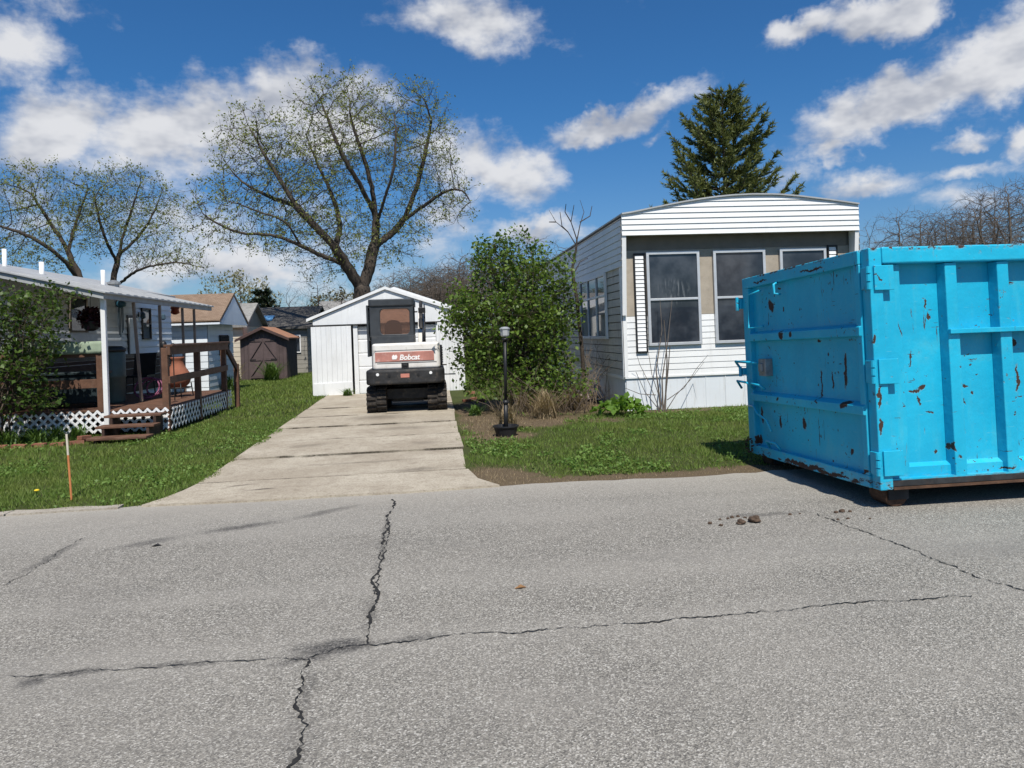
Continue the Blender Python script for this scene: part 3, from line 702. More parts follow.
for xx in (-1.19, -.10):
    b = MB(); b.prism([(xx+.032*math.cos(R(30*q)), .84+.032*math.sin(R(30*q))) for q in range(12)], 15.444, 15.464, 'y'); b.build('reflector', M_whiteclean, cw)
for xx in (-.95, -.36):
    b = MB(); b.prism([(xx+.03*math.cos(R(30*q)), .81+.03*math.sin(R(30*q))) for q in range(12)], 15.45, 15.464, 'y'); b.build('bolt_cap', M_black, cw)
b = MB(); b.tube([(.19,15.8,.78),(.42,15.8,.775)], .014, 8); b.build('lever', M_greysteel, ex, smooth=True); b = MB(); b.tube([(.11,15.75,.985),(.24,15.75,.98)], .012, 8); b.build('lever', M_rust, ex, smooth=True)
# cab
cx0, cx1, cy0, cy1, cz0, cz1 = -1.36, -.43, 15.98, 17.35, 1.42, 2.39
b = MB(); w_ = .10
b.box(cx0+.02, cx1, cy0, cy1, .93, 1.64)
b.prism(rrect(cx0-.02, cx1+.02, cy0-.03, cy1+.06, .08), 2.27, cz1+.03)
for (x0, x1, y0, y1) in ((cx0, cx0+.07, cy1-.08, cy1), (cx1-.07, cx1, cy1-.08, cy1), (cx1-.06, cx1, 16.7, 16.76)):
    b.box(x0, x1, y0+.002, y1, 1.64, 2.27)
oo = rrect(cx0, cx1, 1.60, 2.29, .03, 5); ii = rrect(-1.135, -.515, 1.665, 2.205, .08, 5); n = len(oo)
vs = [(x, y, z) for y in (cy0+.002, cy0+.085) for pl in (oo, ii) for x, z in pl]
fs = []
for k in range(n):
    j = (k+1) % n; fs += [(k, j, n+j, n+k), (2*n+k, 2*n+j, 3*n+j, 3*n+k), (k, j, 2*n+j, 2*n+k), (n+k, n+j, 3*n+j, 3*n+k)]
b.add(vs, fs)
cab = b.build('cab', M_excab, ex, bevel=.022, seg=3)
b = MB(); b.box(cx0+.22, cx1-.08, cy0+.03, cy0+.042, 1.63, 2.22); b.build('rear_window', M_tint, cab)
b = MB(); b.box(cx0+.07, cx1-.07, cy1-.05, cy1-.04, 1.2, 2.27); b.box(cx1-.036,cx1-.026, cy0+.09, cy1-.08, 1.64, 2.27); b.build('side_glass', M_teal, cab)
b = MB(); b.prism(rrect(-1.08,-.70,1.45,1.98,(.02,.02,.16,.16)), 16.42, 16.52, 'y'); b.box(-1.1,-.66,16.45,16.95,1.40,1.52); b.build('seat', M_black, cab, bevel=.03, seg=3)
b = MB(); b.box(-1.425, -1.385, 15.99, 16.04, 1.2, 2.30); b.box(-1.425,-1.385,16.66,16.70,1.2,2.30); b.box(-1.425,-1.385,16.04,16.66,2.25,2.30); b.box(-1.425,-1.385,16.04,16.66,1.2,1.55); cdoor = b.build('cab_door', M_excab, ex, bevel=.008)
b = MB(); b.box(-1.412,-1.402,16.03,16.67,1.54,2.26); b.build('door_glass', M_teal, cdoor)
# boom, arm, bucket reaching forward from the right of the cab
b = MB(); b.prism([(16.9,.85),(17.25,.80),(17.5,1.45),(18.3,2.22),(18.22,2.34),(17.95,2.24),(17.15,1.7)], -.37, -.22, 'x'); boom = b.build('boom', M_exwhite, ex, bevel=.015)
b = MB(); b.prism([(18.05,2.30),(18.33,2.34),(18.75,1.1),(18.6,.95)], -.355, -.235, 'x'); b.build('arm', M_exwhite, boom, bevel=.012)
b = MB(); b.prism([(18.5,1.05),(18.95,1.0),(19.0,.55),(18.6,.36),(18.25,.55),(18.5,.62)], -.58, -.02, 'x'); b.build('bucket', M_exblack, boom, bevel=.01)
b = MB(); b.tube([(-.295,17.3,1.75),(-.295,17.9,2.42)], .045, 10); b.tube([(-.295,17.2,1.62),(-.295,17.5,2.0)], .06, 10); b.build('hydraulic_cylinder', M_exblack, boom, smooth=True)
b = MB(); b.tube([(-.21,16.6,1.4),(-.205,16.8,1.9),(-.21,17.4,2.22),(-.22,18.0,2.36)], .018, 6); b.tube([(-.24,16.6,1.4),(-.245,16.7,1.8),(-.25,17.4,2.12)], .016, 6); b.build('hydraulic_hose', M_black, boom, smooth=True)
b = MB(); b.box(-.34,-.18,16.85,16.97,2.13,2.25); b.tube([(-.36,16.9,2.16),(-.43,16.9,2.16)], .02, 6); b.tube([(-.27,16.9,2.2),(-.25,16.9,2.24)], .05, 8); b.build('work_light', M_black, cab, bevel=.01)

# ------------------------------------------------------------------ garage at the end of the driveway
def gable_roof(mb, x0, x1, y0, y1, ze0, ze1, xp, zp, th=.07):
    mb.prism([(x0, ze0), (xp, zp), (xp, zp+th), (x0, ze0+th)], y0, y1, 'y'); mb.prism([(xp, zp), (x1, ze1), (x1, ze1+th), (xp, zp+th)], y0, y1, 'y')
gx0, gx1, gy0, gy1, gxp = -3.42, .84, 21.5, 28.0, -1.36
ga = thing('garage', 'white painted wooden one-car garage with low gable at the end of the driveway', 'garage', (-1.3,21.5,0))
b = MB()
gz = 2.02
gable = lambda z: ((max(0, (z-2.16)/(2.98-2.16))*(gxp-gx0)/(gx1-gx0)), 1-max(0, (z-2.2)/(2.98-2.2))*(gx1-gxp)/(gx1-gx0))
b.prism([(gx0,gz),(gx1,gz),(gx1,2.2),(gxp,2.98),(gx0,2.16)], gy0, gy0+.08, 'y')
b.box(gx0, gx0+.08, gy0+.08, gy1, 0, 2.16); b.box(gx1-.08, gx1, gy0+.08, gy1, 0, 2.2); b.box(gx0+.08, gx1-.08, gy1-.08, gy1, 0, 2.14); b.prism([(gx0+.08,2.14),(gx1-.08,2.14),(gxp,2.96)], gy1-.08, gy1, 'y')
b.box(-2.30, -2.18, gy0, gy0+.08, 0, gz-.002)
b.build('wall', M_white, ga)
b = MB()
for q in range(9): b.box(.06+q*.088, .06+q*.088+.082, gy0-.004, gy0+.03, .0, gz-.03)
b.box(.05, .84, gy0+.03, gy0+.07, 0, gz-.03)
b.build('side_panel', M_white, ga, bevel=.003)
b = MB(); gable_roof(b, gx0-.16, gx1+.16, gy0-.035, gy1+.12, 2.13, 2.16, gxp, 2.985); b.build('roof', M('pale_roof_sheet', (.55,.55,.54), .6, .1), ga)
b = MB(); b.prism([(gx0-.17,2.125),(gxp,2.985),(gxp,3.065),(gx0-.17,2.205)], gy0-.06, gy0-.036, 'y'); b.prism([(gxp,2.985),(gx1+.17,2.155),(gx1+.17,2.235),(gxp,3.065)], gy0-.06, gy0-.036, 'y'); b.build('barge_board', M_whiteclean, ga)
b = MB()
for q in range(5): b.prism([(gy0+.13, q*.39), (gy0+.12, q*.39+.03), (gy0+.12, q*.39+.355), (gy0+.135, q*.39+.385), (gy0+.16,q*.39+.385), (gy0+.16,q*.39)], -2.18, .05, 'x')
b.build('overhead_door', M_white, ga, bevel=.004)
b = MB()
for q in range(8): b.box(-3.47+q*.14, -3.47+q*.14+.137, gy0-.075, gy0-.045, .02, 1.97)
b.box(-3.47, -2.36, gy0-.044, gy0-.015, .03, 1.96); b.prism([(-3.44,0.02),(-2.37,-.04),(-2.37,.38),(-3.44,.36)], gy0-.10, gy0-.077, 'y')
b.build('sliding_door', M_white, ga, bevel=.003)
b = MB(); b.box(-3.48, .1, gy0-.06, gy0-.003, 1.985, 2.015); b.build('door_track', M_under, ga)
for (label, cx, y0, ze, zp, w_) in (('white roofed garage standing close behind the first garage', -1.45, 28.6, 2.5, 3.40, 2.5),):
    g2 = thing('garage', label, 'garage', (cx, y0, 0))
    b = MB(); b.prism([(cx-w_,0),(cx+w_,0),(cx+w_,ze),(cx,zp),(cx-w_,ze)], y0, y0+6, 'y'); b.build('wall', M_white, g2)
    b = MB(); gable_roof(b, cx-w_-.25, cx+w_+.25, y0-.25, y0+6.2, ze-.09, ze-.09, cx, zp+.01, .10); b.build('roof', M_whiteclean, g2)

# ------------------------------------------------------------------ mobile home on the right
mh = thing('mobile_home', 'white mobile home with arched overhanging front and three large dark front windows', 'mobile home', (5.9,14.1,0))
mx0, mx1, my0, my1 = 3.665, 8.40, 14.1, 31.0
ARCH = [(p.x, p.z-.03) for p in (at_y(px, py, 13.82) for px, py in ((624,213),(654,206.8),(685,200.6),(708,197),(729,194.6),(752,193.4),(776,193.4),(800,195.4),(830,199),(860,203.2)))]
def arch(x):
    if x <= ARCH[0][0]: return ARCH[0][1]
    for (a, za), (c, zc) in zip(ARCH[:-1], ARCH[1:]):
        if x <= c: t = (x-a)/(c-a); return za + (zc-za)*t
    return ARCH[-1][1]
b = MB(); b.box(mx0+.02, mx1-.02, my0+.02, my1, .62, 3.70); b.build('core_wall', M_brown_band, mh)
b = MB(); b.siding((mx0, my0), (mx1, my0), .66, 1.84, .118, .018, (0,-1), groove=.045); b.build('front_siding', M_trailer, mh)
b = MB(); b.box(mx0+.02, mx1-.02, my0-.006, my0+.018, 1.842, 3.12); b.build('tan_panel', M_tan, mh)
b = MB(); b.box(mx0+.1, mx1-.1, my0-.012, my0+.016, 3.122, 3.42); b.build('upper_band', M_brown_band, mh)
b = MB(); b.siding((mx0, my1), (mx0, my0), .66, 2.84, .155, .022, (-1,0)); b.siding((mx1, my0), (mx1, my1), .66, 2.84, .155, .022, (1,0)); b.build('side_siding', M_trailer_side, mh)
b = MB(); b.siding((mx0-.035, my1), (mx0-.035, 13.86), 2.80, 3.72, .13, .02, (-1,0)); b.siding((mx1+.035, 13.86), (mx1+.035, my1), 2.86, 3.82, .13, .02, (1,0)); b.box(mx0-.034, mx0-.004, 14.1, my1, 2.80, 3.70); b.box(mx0-.034, mx0-.004, 13.86, 14.1, 3.40, 3.70); b.build('upper_side_panel', M_trailer_fascia, mh)
# front fascia with curved top
xs = [mx0-.03 + (mx1-mx0+.06)*k/24 for k in range(25)]
b = MB(); z = 3.385; dz = .105; row = 0
while z < 4.2:
    for a, c in zip(xs[:-1], xs[1:]):
        za, zc = arch(a), arch(c)
        z0a, z0c = min(z, za), min(z, zc); z1a, z1c = min(z+dz, za), min(z+dz, zc)
        sl_ = .0205*(a-mx0); 
        if z1a - z0a < 1e-4 and z1c - z0c < 1e-4: continue
        fa = (z1a-z0a)/dz; fc = (z1c-z0c)/dz
        b.add([(a, 13.82, z0a), (c, 13.82, z0c), (c, 13.82+.02*fc, z1c), (a, 13.82+.02*fa, z1a), (a, 13.84, z0a), (c, 13.84, z0c)], [(0,1,2,3), (4,5,1,0)])
    z += dz
b.build('front_fascia', M_trailer, mh)
b = MB(); top = [(x, arch(x)) for x in xs]
b.prism([(mx0-.03,3.385),(mx1+.03,3.385)] + top[::-1], 13.845, 13.87, 'y')
b.box(mx0-.03, mx1+.03, 13.875, 14.085, 3.40, 3.425); b.build('soffit', M_trailer_fascia, mh)
b = MB(); n = len(xs)
for a, c in zip(xs[:-1], xs[1:]): b.prism([(a, arch(a)+.002), (c, arch(c)+.002), (c, arch(c)+.03), (a, arch(a)+.03)], 13.79, my1+.05, 'y')
b.build('roof', M('roof_metal', (.48,.48,.47), .5, .12, 2, 30, .1, .4, .3), mh)
for sx, px in ((-1, mx0), (1, mx1)):
    x0, x1 = (px-.032, px+.05) if sx < 0 else (px-.05, px+.032)
    b = MB(); b.prism([(13.84,3.41),(14.08,3.41),(14.08,1.86),(14.0,1.86)], x0, x1, 'x'); b.build('side_wing', M_trailer, mh)
b = MB(); b.box(mx0-.012, mx0+.06, my0-.032, my0-.02, .66, 1.86); b.box(mx0-.035, mx0-.025, my0-.03, my0+.05, .66, 2.8); b.build('corner_trim', M_trailer, mh)
b = MB()
xx = mx0+.02
while xx < mx1-.05:
    x2 = min(xx+.40, mx1-.02); b.box(xx+.003, x2-.003, my0-.002, my0+.015, 0, .625); b.box(x2-.010, x2+.006, my0-.012, my0-.003, 0, .625); xx = x2
yy = my0+.02
while yy < my1: b.box(mx0+.005, mx0+.02, yy, yy+.395, 0, .62); yy += .40
b.build('skirting', M_skirt, mh)
b = MB(); b.box(mx0-.005, mx1+.005, my0-.03, my0+.01, .63, .665); b.box(mx0-.03, mx0-.001, my0+.02, my1, .62, .68); b.build('base_trim', M_trailer, mh)
def streaked():
    m, nt = new_mat('curtained_window_glass'); co = objco(nt)
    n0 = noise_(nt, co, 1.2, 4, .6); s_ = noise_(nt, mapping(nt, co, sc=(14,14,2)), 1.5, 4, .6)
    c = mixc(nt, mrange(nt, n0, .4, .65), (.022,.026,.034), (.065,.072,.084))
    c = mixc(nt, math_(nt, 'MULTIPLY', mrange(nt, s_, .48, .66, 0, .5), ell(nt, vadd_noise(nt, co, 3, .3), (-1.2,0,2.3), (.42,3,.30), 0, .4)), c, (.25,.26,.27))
    bsdf_out(nt, c, .04, .55, 0, noise_(nt, co, 1.4, 2), .05, .02); return m
M_curt = streaked()
for (u0, u1) in ((4.15,5.22), (5.50,6.57), (6.87,7.84)):
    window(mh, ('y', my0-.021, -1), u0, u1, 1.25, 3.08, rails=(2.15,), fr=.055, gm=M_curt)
window(mh, ('x', mx0-.026, -1), 15.25, 17.95, 1.40, 2.80, rails=(2.32,), stiles=(16.15,17.05), fr=.06, fm=M_whiteclean)
def shutter(x0, x1, z0, z1):
    y = my0-.021
    b = MB(); f = .03; b.box(x0, x1, y-.03, y, z0, z0+f); b.box(x0, x1, y-.03, y, z1-f, z1); b.box(x0, x0+f, y-.03, y, z0+f, z1-f); b.box(x1-f, x1, y-.03, y, z0+f, z1-f); s = b.build('shutter', M_black, mh)
    b = MB(); z = z0+f
    while z < z1-f-.01:
        zz = min(z+.078, z1-f); b.prism([(y-.005, z), (y-.024, z+.004), (y-.012, zz-.008), (y-.005, zz-.008)], x0+f, x1-f, 'x'); z += .078
    b.build('shutter_slats', M_whiteclean, s)
shutter(3.90, 4.13, 1.12, 3.06); shutter(7.88, 8.09, 1.12, 3.13)

# ------------------------------------------------------------------ left mobile home with porch
M_lsiding = M('white_lap_boards', (.72,.76,.80), .55, .06, 1.5, 40, .1, dirt=(.45,.46,.45), dirt_amt=.3, streak=True)
M_porchroof = M('porch_roof_metal', (.46,.46,.45), .5, .15, 3, 40, .1, .4, .2, dirt=(.25,.22,.2), dirt_amt=.5)
lh = thing('mobile_home', 'white lap-sided mobile home with a sloping porch roof over its wooden deck', 'mobile home', (-9.5,14.0,0))
lx, ly0, ly1 = -7.7, 11.5, 22.7
b = MB(); b.box(-11.9, lx-.005, ly0+.005, ly1-.005, .45, 2.95); b.build('core_wall', M_lsiding, lh)
b = MB(); b.siding((lx, ly0), (lx, ly1), 1.42, 2.95, .17, .03, (1,0), groove=.2, gmax=.034); b.siding((-11.9, ly0), (lx, ly0), .5, 2.9, .2, .02, (0,-1)); b.siding((lx, ly1), (-11.9, ly1), .5, 2.95, .2, .02, (0,1)); b.build('siding', M_lsiding, lh)
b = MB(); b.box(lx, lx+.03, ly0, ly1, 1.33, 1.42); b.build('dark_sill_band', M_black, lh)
b = MB(); b.siding((lx, ly0), (lx, ly1), .45, 1.33, .2, .02, (1,0)); b.build('darkened_lower_siding', M_darkwood, lh)  # wall coloured dark to stand in for the dark, cluttered space under the porch
b = MB(); b.box(-11.95, lx-.02, ly0+.02, ly1-.02, 0, .45); b.build('skirting', M_skirt, lh)
b = MB(); b.prism([(-12.2,2.9),(-9.8,3.5),(-7.62,2.97),(-7.62,3.05),(-9.8,3.6),(-12.2,3.0)], ly0-.3, ly1+.25, 'y'); b.build('roof', M_porchroof, lh)
px0 = -7.6
b = MB()
def slope(x): return 3.02 + (x+7.62)*(2.585-3.02)/(-5.85+7.62)
for q in range(36):
    y = 13.75 + q*.18
    b.prism([(px0, slope(px0)), (-5.75, slope(-5.75)), (-5.75, slope(-5.75)+.025+.012*(q % 2)), (px0, slope(px0)+.025+.012*(q % 2))], y, y+.18, 'y')
b.build('porch_roof', M_porchroof, lh)
b = MB(); b.prism([(px0, slope(px0)-.11), (-5.80, slope(-5.80)-.11), (-5.80, slope(-5.80)-.004), (px0, slope(px0)-.004)], 13.79, 13.83, 'y'); b.prism([(-5.86, 2.47), (-5.80, 2.47), (-5.80, 2.58), (-5.86, 2.58)], 13.83, 20.2, 'y'); b.build('porch_fascia', M('shaded_grey_fascia', (.36,.37,.37), .6, .15, dirt=(.2,.19,.18), dirt_amt=.4), lh)  # shade on the fascia is put into its mid-grey colour
b = MB(); b.box(-5.92, -5.84, 13.92, 14.0, .06, 2.52); b.build('porch_post', M_whiteclean, lh, bevel=.006)
for y, lean in ((15.3,.25), (16.7,.0), (18.15,.0), (19.0,.0)):
    b = MB(); b.bar((-5.88, y, 2.47), (-5.88, y+lean, .50), .05, .05); b.build('porch_post', M('weathered_brown_post', (.30,.235,.19), .8, .2), lh)
window(lh, ('x', lx+.021, 1), 20.45, 21.05, 1.78, 2.62, rails=(2.2,), fr=.035, fm=M_black)
window(lh, ('x', lx+.021, 1), 16.55, 17.35, 1.95, 2.72, fr=.04, fm=M_brown_band)
b = MB(); b.box(lx+.02, lx+.06, 19.6, 20.15, 1.42, 2.32); b.build('electric_panel', M_lsiding, lh, bevel=.01)
b = MB(); b.box(lx+.022, lx+.05, 19.52, 19.58, 1.42, 2.40); b.box(lx+.022, lx+.05, 19.58, 20.1, 2.34, 2.40); b.build('conduit', M_black, lh)
for y in (20.25, 21.7):
    b = MB(); b.box(lx+.02, lx+.05, y, y+.10, 2.38, 2.50); b.lathe([(.03,0),(.07,.03),(.06,.14),(.02,.18)], 8, (lx+.13, y+.05, 2.32)); b.build('wall_lamp', M('porch_lamp_glass', (.06,.10,.13), .3, .2), lh)
for (px, py0, py1, y, r) in ((5,274,249,17.0,.045), (42,279,262,17.0,.05), (103.5,290,270,19.0,.05)):
    p = at_y(px, py0, y); q = at_y(px, py1, y); b = MB(); b.tube([p - Vector((0,0,.25)), (p.x, p.y, q.z)], r, 10); b.build('vent_pipe', M_whiteclean, lh, smooth=True)
b = MB(); p = at_y(114, 285, 19.5); b.lathe([(.12,-.3),(.12,0),(.16,.02),(.16,.06),(.05,.12)], 12, p); b.build('roof_vent', M_greysteel, lh)

dk = thing('wooden_deck', 'brown wooden deck with rail and white lattice skirt along the left mobile home', 'deck', (-5.6,14.0,0))
dx1a, dx1b, dy0, dy1, dz = -4.82, -4.95, 14.0, 18.55, .48
b = MB(); n = 34
for q in range(n):
    y0 = dy0 + (dy1-dy0)*q/n; y1 = dy0 + (dy1-dy0)*(q+1)/n - .008; xr = dx1a + (dx1b-dx1a)*q/n
    b.box(-8.9 if y0 < 14.3 else -7.68, xr, y0, y1, dz-.03, dz)
b.build('floor', M_deckwood, dk)
b = MB(); b.box(-8.9, dx1a-.01, dy0+.02, dy0+.06, dz-.17, dz-.032); b.bar((dx1a-.05, dy0+.06, dz-.10), (dx1b-.05, dy1, dz-.10), .04, .13); b.build('joist', M_deckwood, dk)
def lattice(p0, p1, z0, z1, name, step=.108, w=.042, th=.006):
    p0, p1 = Vector((*p0, 0)), Vector((*p1, 0)); d = (p1-p0); Ln = d.length; d.normalize(); nn = Vector((d.y, -d.x, 0)); H = z1-z0
    b = MB()
    for sg, o in ((1, 0), (-1, th)):
        s = -H
        while s < Ln + H:
            a0, b0, a1, b1 = s, 0., s+sg*H, H
            # clip to 0..Ln
            def pt(t): return (a0 + (a1-a0)*t, b0 + (b1-b0)*t)
            ts = [0., 1.]
            if a1 != a0:
                t0 = (0-a0)/(a1-a0); t1 = (Ln-a0)/(a1-a0)
                lo, hi = max(0, min(t0, t1)), min(1, max(t0, t1))
            else: lo, hi = 0, 1
            if hi - lo > .05:
                A, B = pt(lo), pt(hi)
                b.bar(p0 + d*A[0] + nn*o + Vector((0,0,z0+A[1])), p0 + d*B[0] + nn*o + Vector((0,0,z0+B[1])), th, w, up=tuple(nn.cross(Vector((sg*d.x, sg*d.y, 1)).normalized())))
            s += step*1.414
    return b.build(name, M_lattice, dk)
lattice((-8.8, dy0-.005), (-5.95, dy0-.005), .08, .47, 'lattice_panel')
lattice((-5.80, dy0-.005), (-4.84, dy0-.005), .08, .47, 'lattice_panel')
lattice((dx1a+.012, dy0+.03), (dx1b+.012, dy1), .08, .455, 'lattice_panel', step=.145, w=.042)
for x, y, z1 in ((dx1a-.06, 14.05, 1.56), (-4.90, 15.92, 1.45), (-4.97, 18.1, 1.50), (-6.0, 14.05, 1.50)):
    b = MB(); b.box(x-.055, x+.055, y-.055, y+.055, .05 if x > -5.5 else dz, z1); b.build('post', M_deckwood, dk, bevel=.006)
b = MB(); b.bar((-4.80, 14.0, 1.50), (-4.91, 18.22, 1.53), .05, .15); b.build('rail', M_deckwood, dk, bevel=.005)
b = MB(); b.bar((-4.81, 14.0, 1.595), (-4.92, 18.25, 1.625), .16, .04); b.build('rail', M_deckwood, dk, bevel=.005)
b = MB(); b.bar((-4.81, 14.0, .97), (-4.92, 18.2, 1.02), .04, .13); b.build('rail', M_deckwood, dk, bevel=.005)
b = MB(); b.bar((-4.94, 18.2, 1.52), (-4.88, 18.95, .95), .05, .14); b.build('stair_rail', M_darkwood, dk, bevel=.005)
b = MB(); b.box(-4.96, -4.85, 18.9, 19.01, 0, 1.08); b.build('post', M_deckwood, dk, bevel=.006)
for z0, z1 in ((1.44,1.60), (.88,1.04)):
    b = MB(); b.box(-8.9, -6.06, 14.02, 14.06, z0, z1); b.build('rail', M_deckwood, dk, bevel=.005)
st = thing('wooden_steps', 'three brown wooden steps leading up to the deck beside the white post', 'steps', (-5.3,13.4,0))
for y0, y1, z in ((13.62,13.92,.405), (13.28,13.60,.255), (12.93,13.26,.10)):
    b = MB(); b.box(-5.80, -4.84, y0, y1, z-.04, z); b.build('tread', M_deckwood, st, bevel=.006)
for x in (-5.70, -4.97):
    b = MB(); b.prism([(12.98,0),(13.95,0),(13.95,.36),(13.62,.36),(13.62,.21),(13.29,.21),(13.29,.058),(12.98,.058)], x, x+.045, 'x'); b.build('stringer', M_darkwood, st)

# things on and around the deck
def single(mb, name, mat, label, cat, loc, group=None, **kw):
    o = mb.build(name, mat, None, loc, **kw); prop(o, label, cat, group); return o
M_terra = M('terracotta', (.28,.105,.062), .85, .2, 5, 50, .2, dirt=(.20,.10,.07), dirt_amt=.5)
ch = thing('chiminea', 'terracotta clay chiminea with a round belly standing behind the deck rail', 'chiminea', (-5.55,16.7,dz))
b = MB(); b.lathe([(.14,.20),(.23,.28),(.27,.40),(.25,.50),(.18,.61),(.13,.70),(.115,.80),(.14,.83),(.14,.86),(.09,.86)], 28, (-5.55,16.7,dz)); b.build('belly', M_terra, ch, smooth=True)
b = MB()
for q in range(4):
    a = q*math.pi/2+.5; b.tube([(-5.55+.26*math.cos(a),16.7+.26*math.sin(a),dz+.30),(-5.55+.30*math.cos(a),16.7+.30*math.sin(a),dz)], .014, 6)
b.tube([(-5.55+.25*math.cos(q*math.pi/8),16.7+.25*math.sin(q*math.pi/8),dz+.2) for q in range(17)], .014, 6); b.build('stand', M_black, ch, smooth=True)
bn = thing('storage_barrel', 'tall grey-green barrel standing on the deck by the white post', 'barrel', (-6.5,15.7,dz))
b = MB(); b.lathe([(.22,0),(.24,.05),(.25,.5),(.27,.52),(.26,.56),(.265,1.0),(.24,1.05)], 20, (-6.5,15.7,dz)); b.build('drum', M('grey_green_plastic', (.10,.14,.12), .5, .2), bn, smooth=True)
b = MB(); b.lathe([(.28,1.03),(.28,1.09),(.2,1.14),(.05,1.15)], 20, (-6.5,15.7,dz)); b.build('lid', M('dark_lid', (.03,.035,.035), .5, .2), bn, smooth=True)
b = MB()
for q in range(3):
    c = Vector((-6.05+.05*q, 16.3+.12*q, dz+.24)); rr = .25-.03*q
    b.tube([c + Vector((rr*math.cos(a*math.pi/9), .10*math.sin(a*math.pi/9), rr*.85*math.sin(a*math.pi/9))) for a in range(19)], .018, 6)
single(b, 'garden_hose', M('pink_plastic', (.20,.055,.11), .5, .2), 'pink looped hose lying on the deck beside the clay chiminea', 'hose', (-6.0,16.4,dz), smooth=True)
ch2 = thing('deck_chair', 'dark low chair in the shade at the back of the deck', 'chair', (-6.9,18.2,dz))
b = MB(); b.box(-7.15,-6.65,17.95,18.45,dz+.40,dz+.45); b.build('seat', M_black, ch2); b = MB(); b.bar((-6.9,18.45,dz+.42),(-6.9,18.6,dz+.95),.5,.03); b.build('backrest', M_black, ch2)
for sx in (-.22,.22):
    for sy in (-.2,.2):
        b = MB(); b.tube([(-6.9+sx,18.2+sy,dz+.42),(-6.9+sx*1.1,18.2+sy*1.2,dz)], .016, 6); b.build('leg', M_black, ch2)
bench = thing('storage_bench', 'dark storage bench under the porch behind the front rail', 'bench', (-7.1,15.0,dz))
b = MB(); b.box(-7.6,-6.35,14.75,15.25,dz+.08,dz+.62); b.build('chest', M('dark_teal_box', (.018,.03,.035), .6, .3), bench, bevel=.02); b = MB(); b.box(-7.64,-6.31,14.71,15.29,dz+.622,dz+.68); b.build('lid', M('dark_teal_lid', (.025,.04,.045), .5, .3), bench, bevel=.015)
for sx in (-7.55,-6.45):
    b = MB(); b.box(sx,sx+.07,14.8,15.2,dz,dz+.08); b.build('foot', M_black, bench)
# pale cloth thrown over the front rail
b = MB(); nx_, nz_ = 26, 9; vs = []
for i in range(nx_+1):
    for j in range(nz_+1):
        t = i/nx_; u = j/nz_; x = -7.55 + 1.62*t; fold = .018*math.sin(t*19)+.012*math.sin(t*43+u*3)
        if u < .5: y = 14.005 - .012 + fold*(.5-u)*2 - .02*(.5-u); z = 1.50 + u*2*(.33 - .10*t*t + .03*math.sin(t*7))
        else: y = 14.0 + (u-.5)*2*.22 + fold*.4; z = 1.83 - .10*t*t + .03*math.sin(t*7) - (u-.5)*.5
        vs.append((x, y, z))
fs = [(i*(nz_+1)+j, (i+1)*(nz_+1)+j, (i+1)*(nz_+1)+j+1, i*(nz_+1)+j+1) for i in range(nx_) for j in range(nz_)]
b.add(vs, fs); single(b, 'cloth_cover', M('pale_green_cloth', (.27,.33,.24), .9, .15, 4, 80, .2), 'pale green cloth cover draped over the front deck rail', 'cloth', (-6.7,14.0,1.5), smooth=True).modifiers.new('thick','SOLIDIFY').thickness = .006
hb = thing('hanging_basket', 'dark red leafy plant in a basket hanging from the porch roof edge', 'plant', tuple(at_y(90,330,14.35)))
hp = at_y(91,318,14.35)
b = MB(); b.lathe([(.04,-.16),(.12,-.12),(.15,0),(.15,.02)], 14, hp + Vector((0,0,-.08))); b.build('basket', M_black, hb)
b = MB(); b.tube([hp, (hp.x, hp.y, slope(hp.x)-.02)], .005, 5); b.build('cord', M_black, hb)
Pn = np.random.normal(0, 1, (700,3)); Pn /= np.linalg.norm(Pn,axis=1,keepdims=True); Pn *= np.random.rand(700,1)**.4*np.array([.22,.2,.2]); np_mesh('foliage', leaf_quads(Pn + np.array(hp), .075), 4, leafmat('dark_red_leaves', (.02,.008,.01), (.07,.018,.022), .2), hb)
cp = Vector((lx+.10, 19.0, 2.62))
wc = thing('wind_chime', 'blue wind chime with long tubes hanging on the white porch wall', 'wind chime', tuple(cp - Vector((0,0,.75))))
b = MB(); b.lathe([(.02,-.06),(.12,-.02),(.13,.06),(.05,.12)], 14, cp); b.build('cap', M('blue_glass', (.05,.16,.24), .3, .2), wc, smooth=True)
for q in range(4):
    a = q*math.pi/2; b = MB(); b.tube([cp + Vector((.05*math.cos(a),.05*math.sin(a),-.05)), cp + Vector((.05*math.cos(a),.05*math.sin(a),-.62-.05*q))], .012, 6); b.build('chime_tube', M('blue_steel', (.08,.13,.18), .35, .2, metal=.5), wc)
bf = at_y(175,310,19.8)
bfe = thing('bird_feeder', 'small red bird feeder hanging at the far end of the porch roof', 'bird feeder', tuple(bf - Vector((0,0,.15))))
b = MB(); b.lathe([(.03,-.12),(.11,-.08),(.09,.02),(.12,.05),(.02,.14)], 12, bf); b.build('feeder', M('red_plastic', (.34,.06,.04), .45, .2), bfe, smooth=True); b = MB(); b.tube([bf + Vector((0,0,.12)), bf + Vector((0,0,.30))], .006, 5); b.build('cord', M_black, bfe)
for px, py, lab in ((163.5,345,'black garden torch nearer the front end of the deck rail'), (173,347,'black garden torch standing just behind the front torch on the deck')):
    p = at_y(px, py, 14.6 if px < 170 else 15.6); t = thing('garden_torch', lab, 'torch', (p.x, p.y, dz), 'garden torches on the deck')
    b = MB(); b.tube([(p.x,p.y,dz),(p.x,p.y,p.z-.08)], .012, 6); b.build('pole', M_black, t); b = MB(); b.lathe([(.02,-.09),(.06,-.03),(.05,.05),(.015,.08)], 12, p); b.build('head', M_black, t, smooth=True)

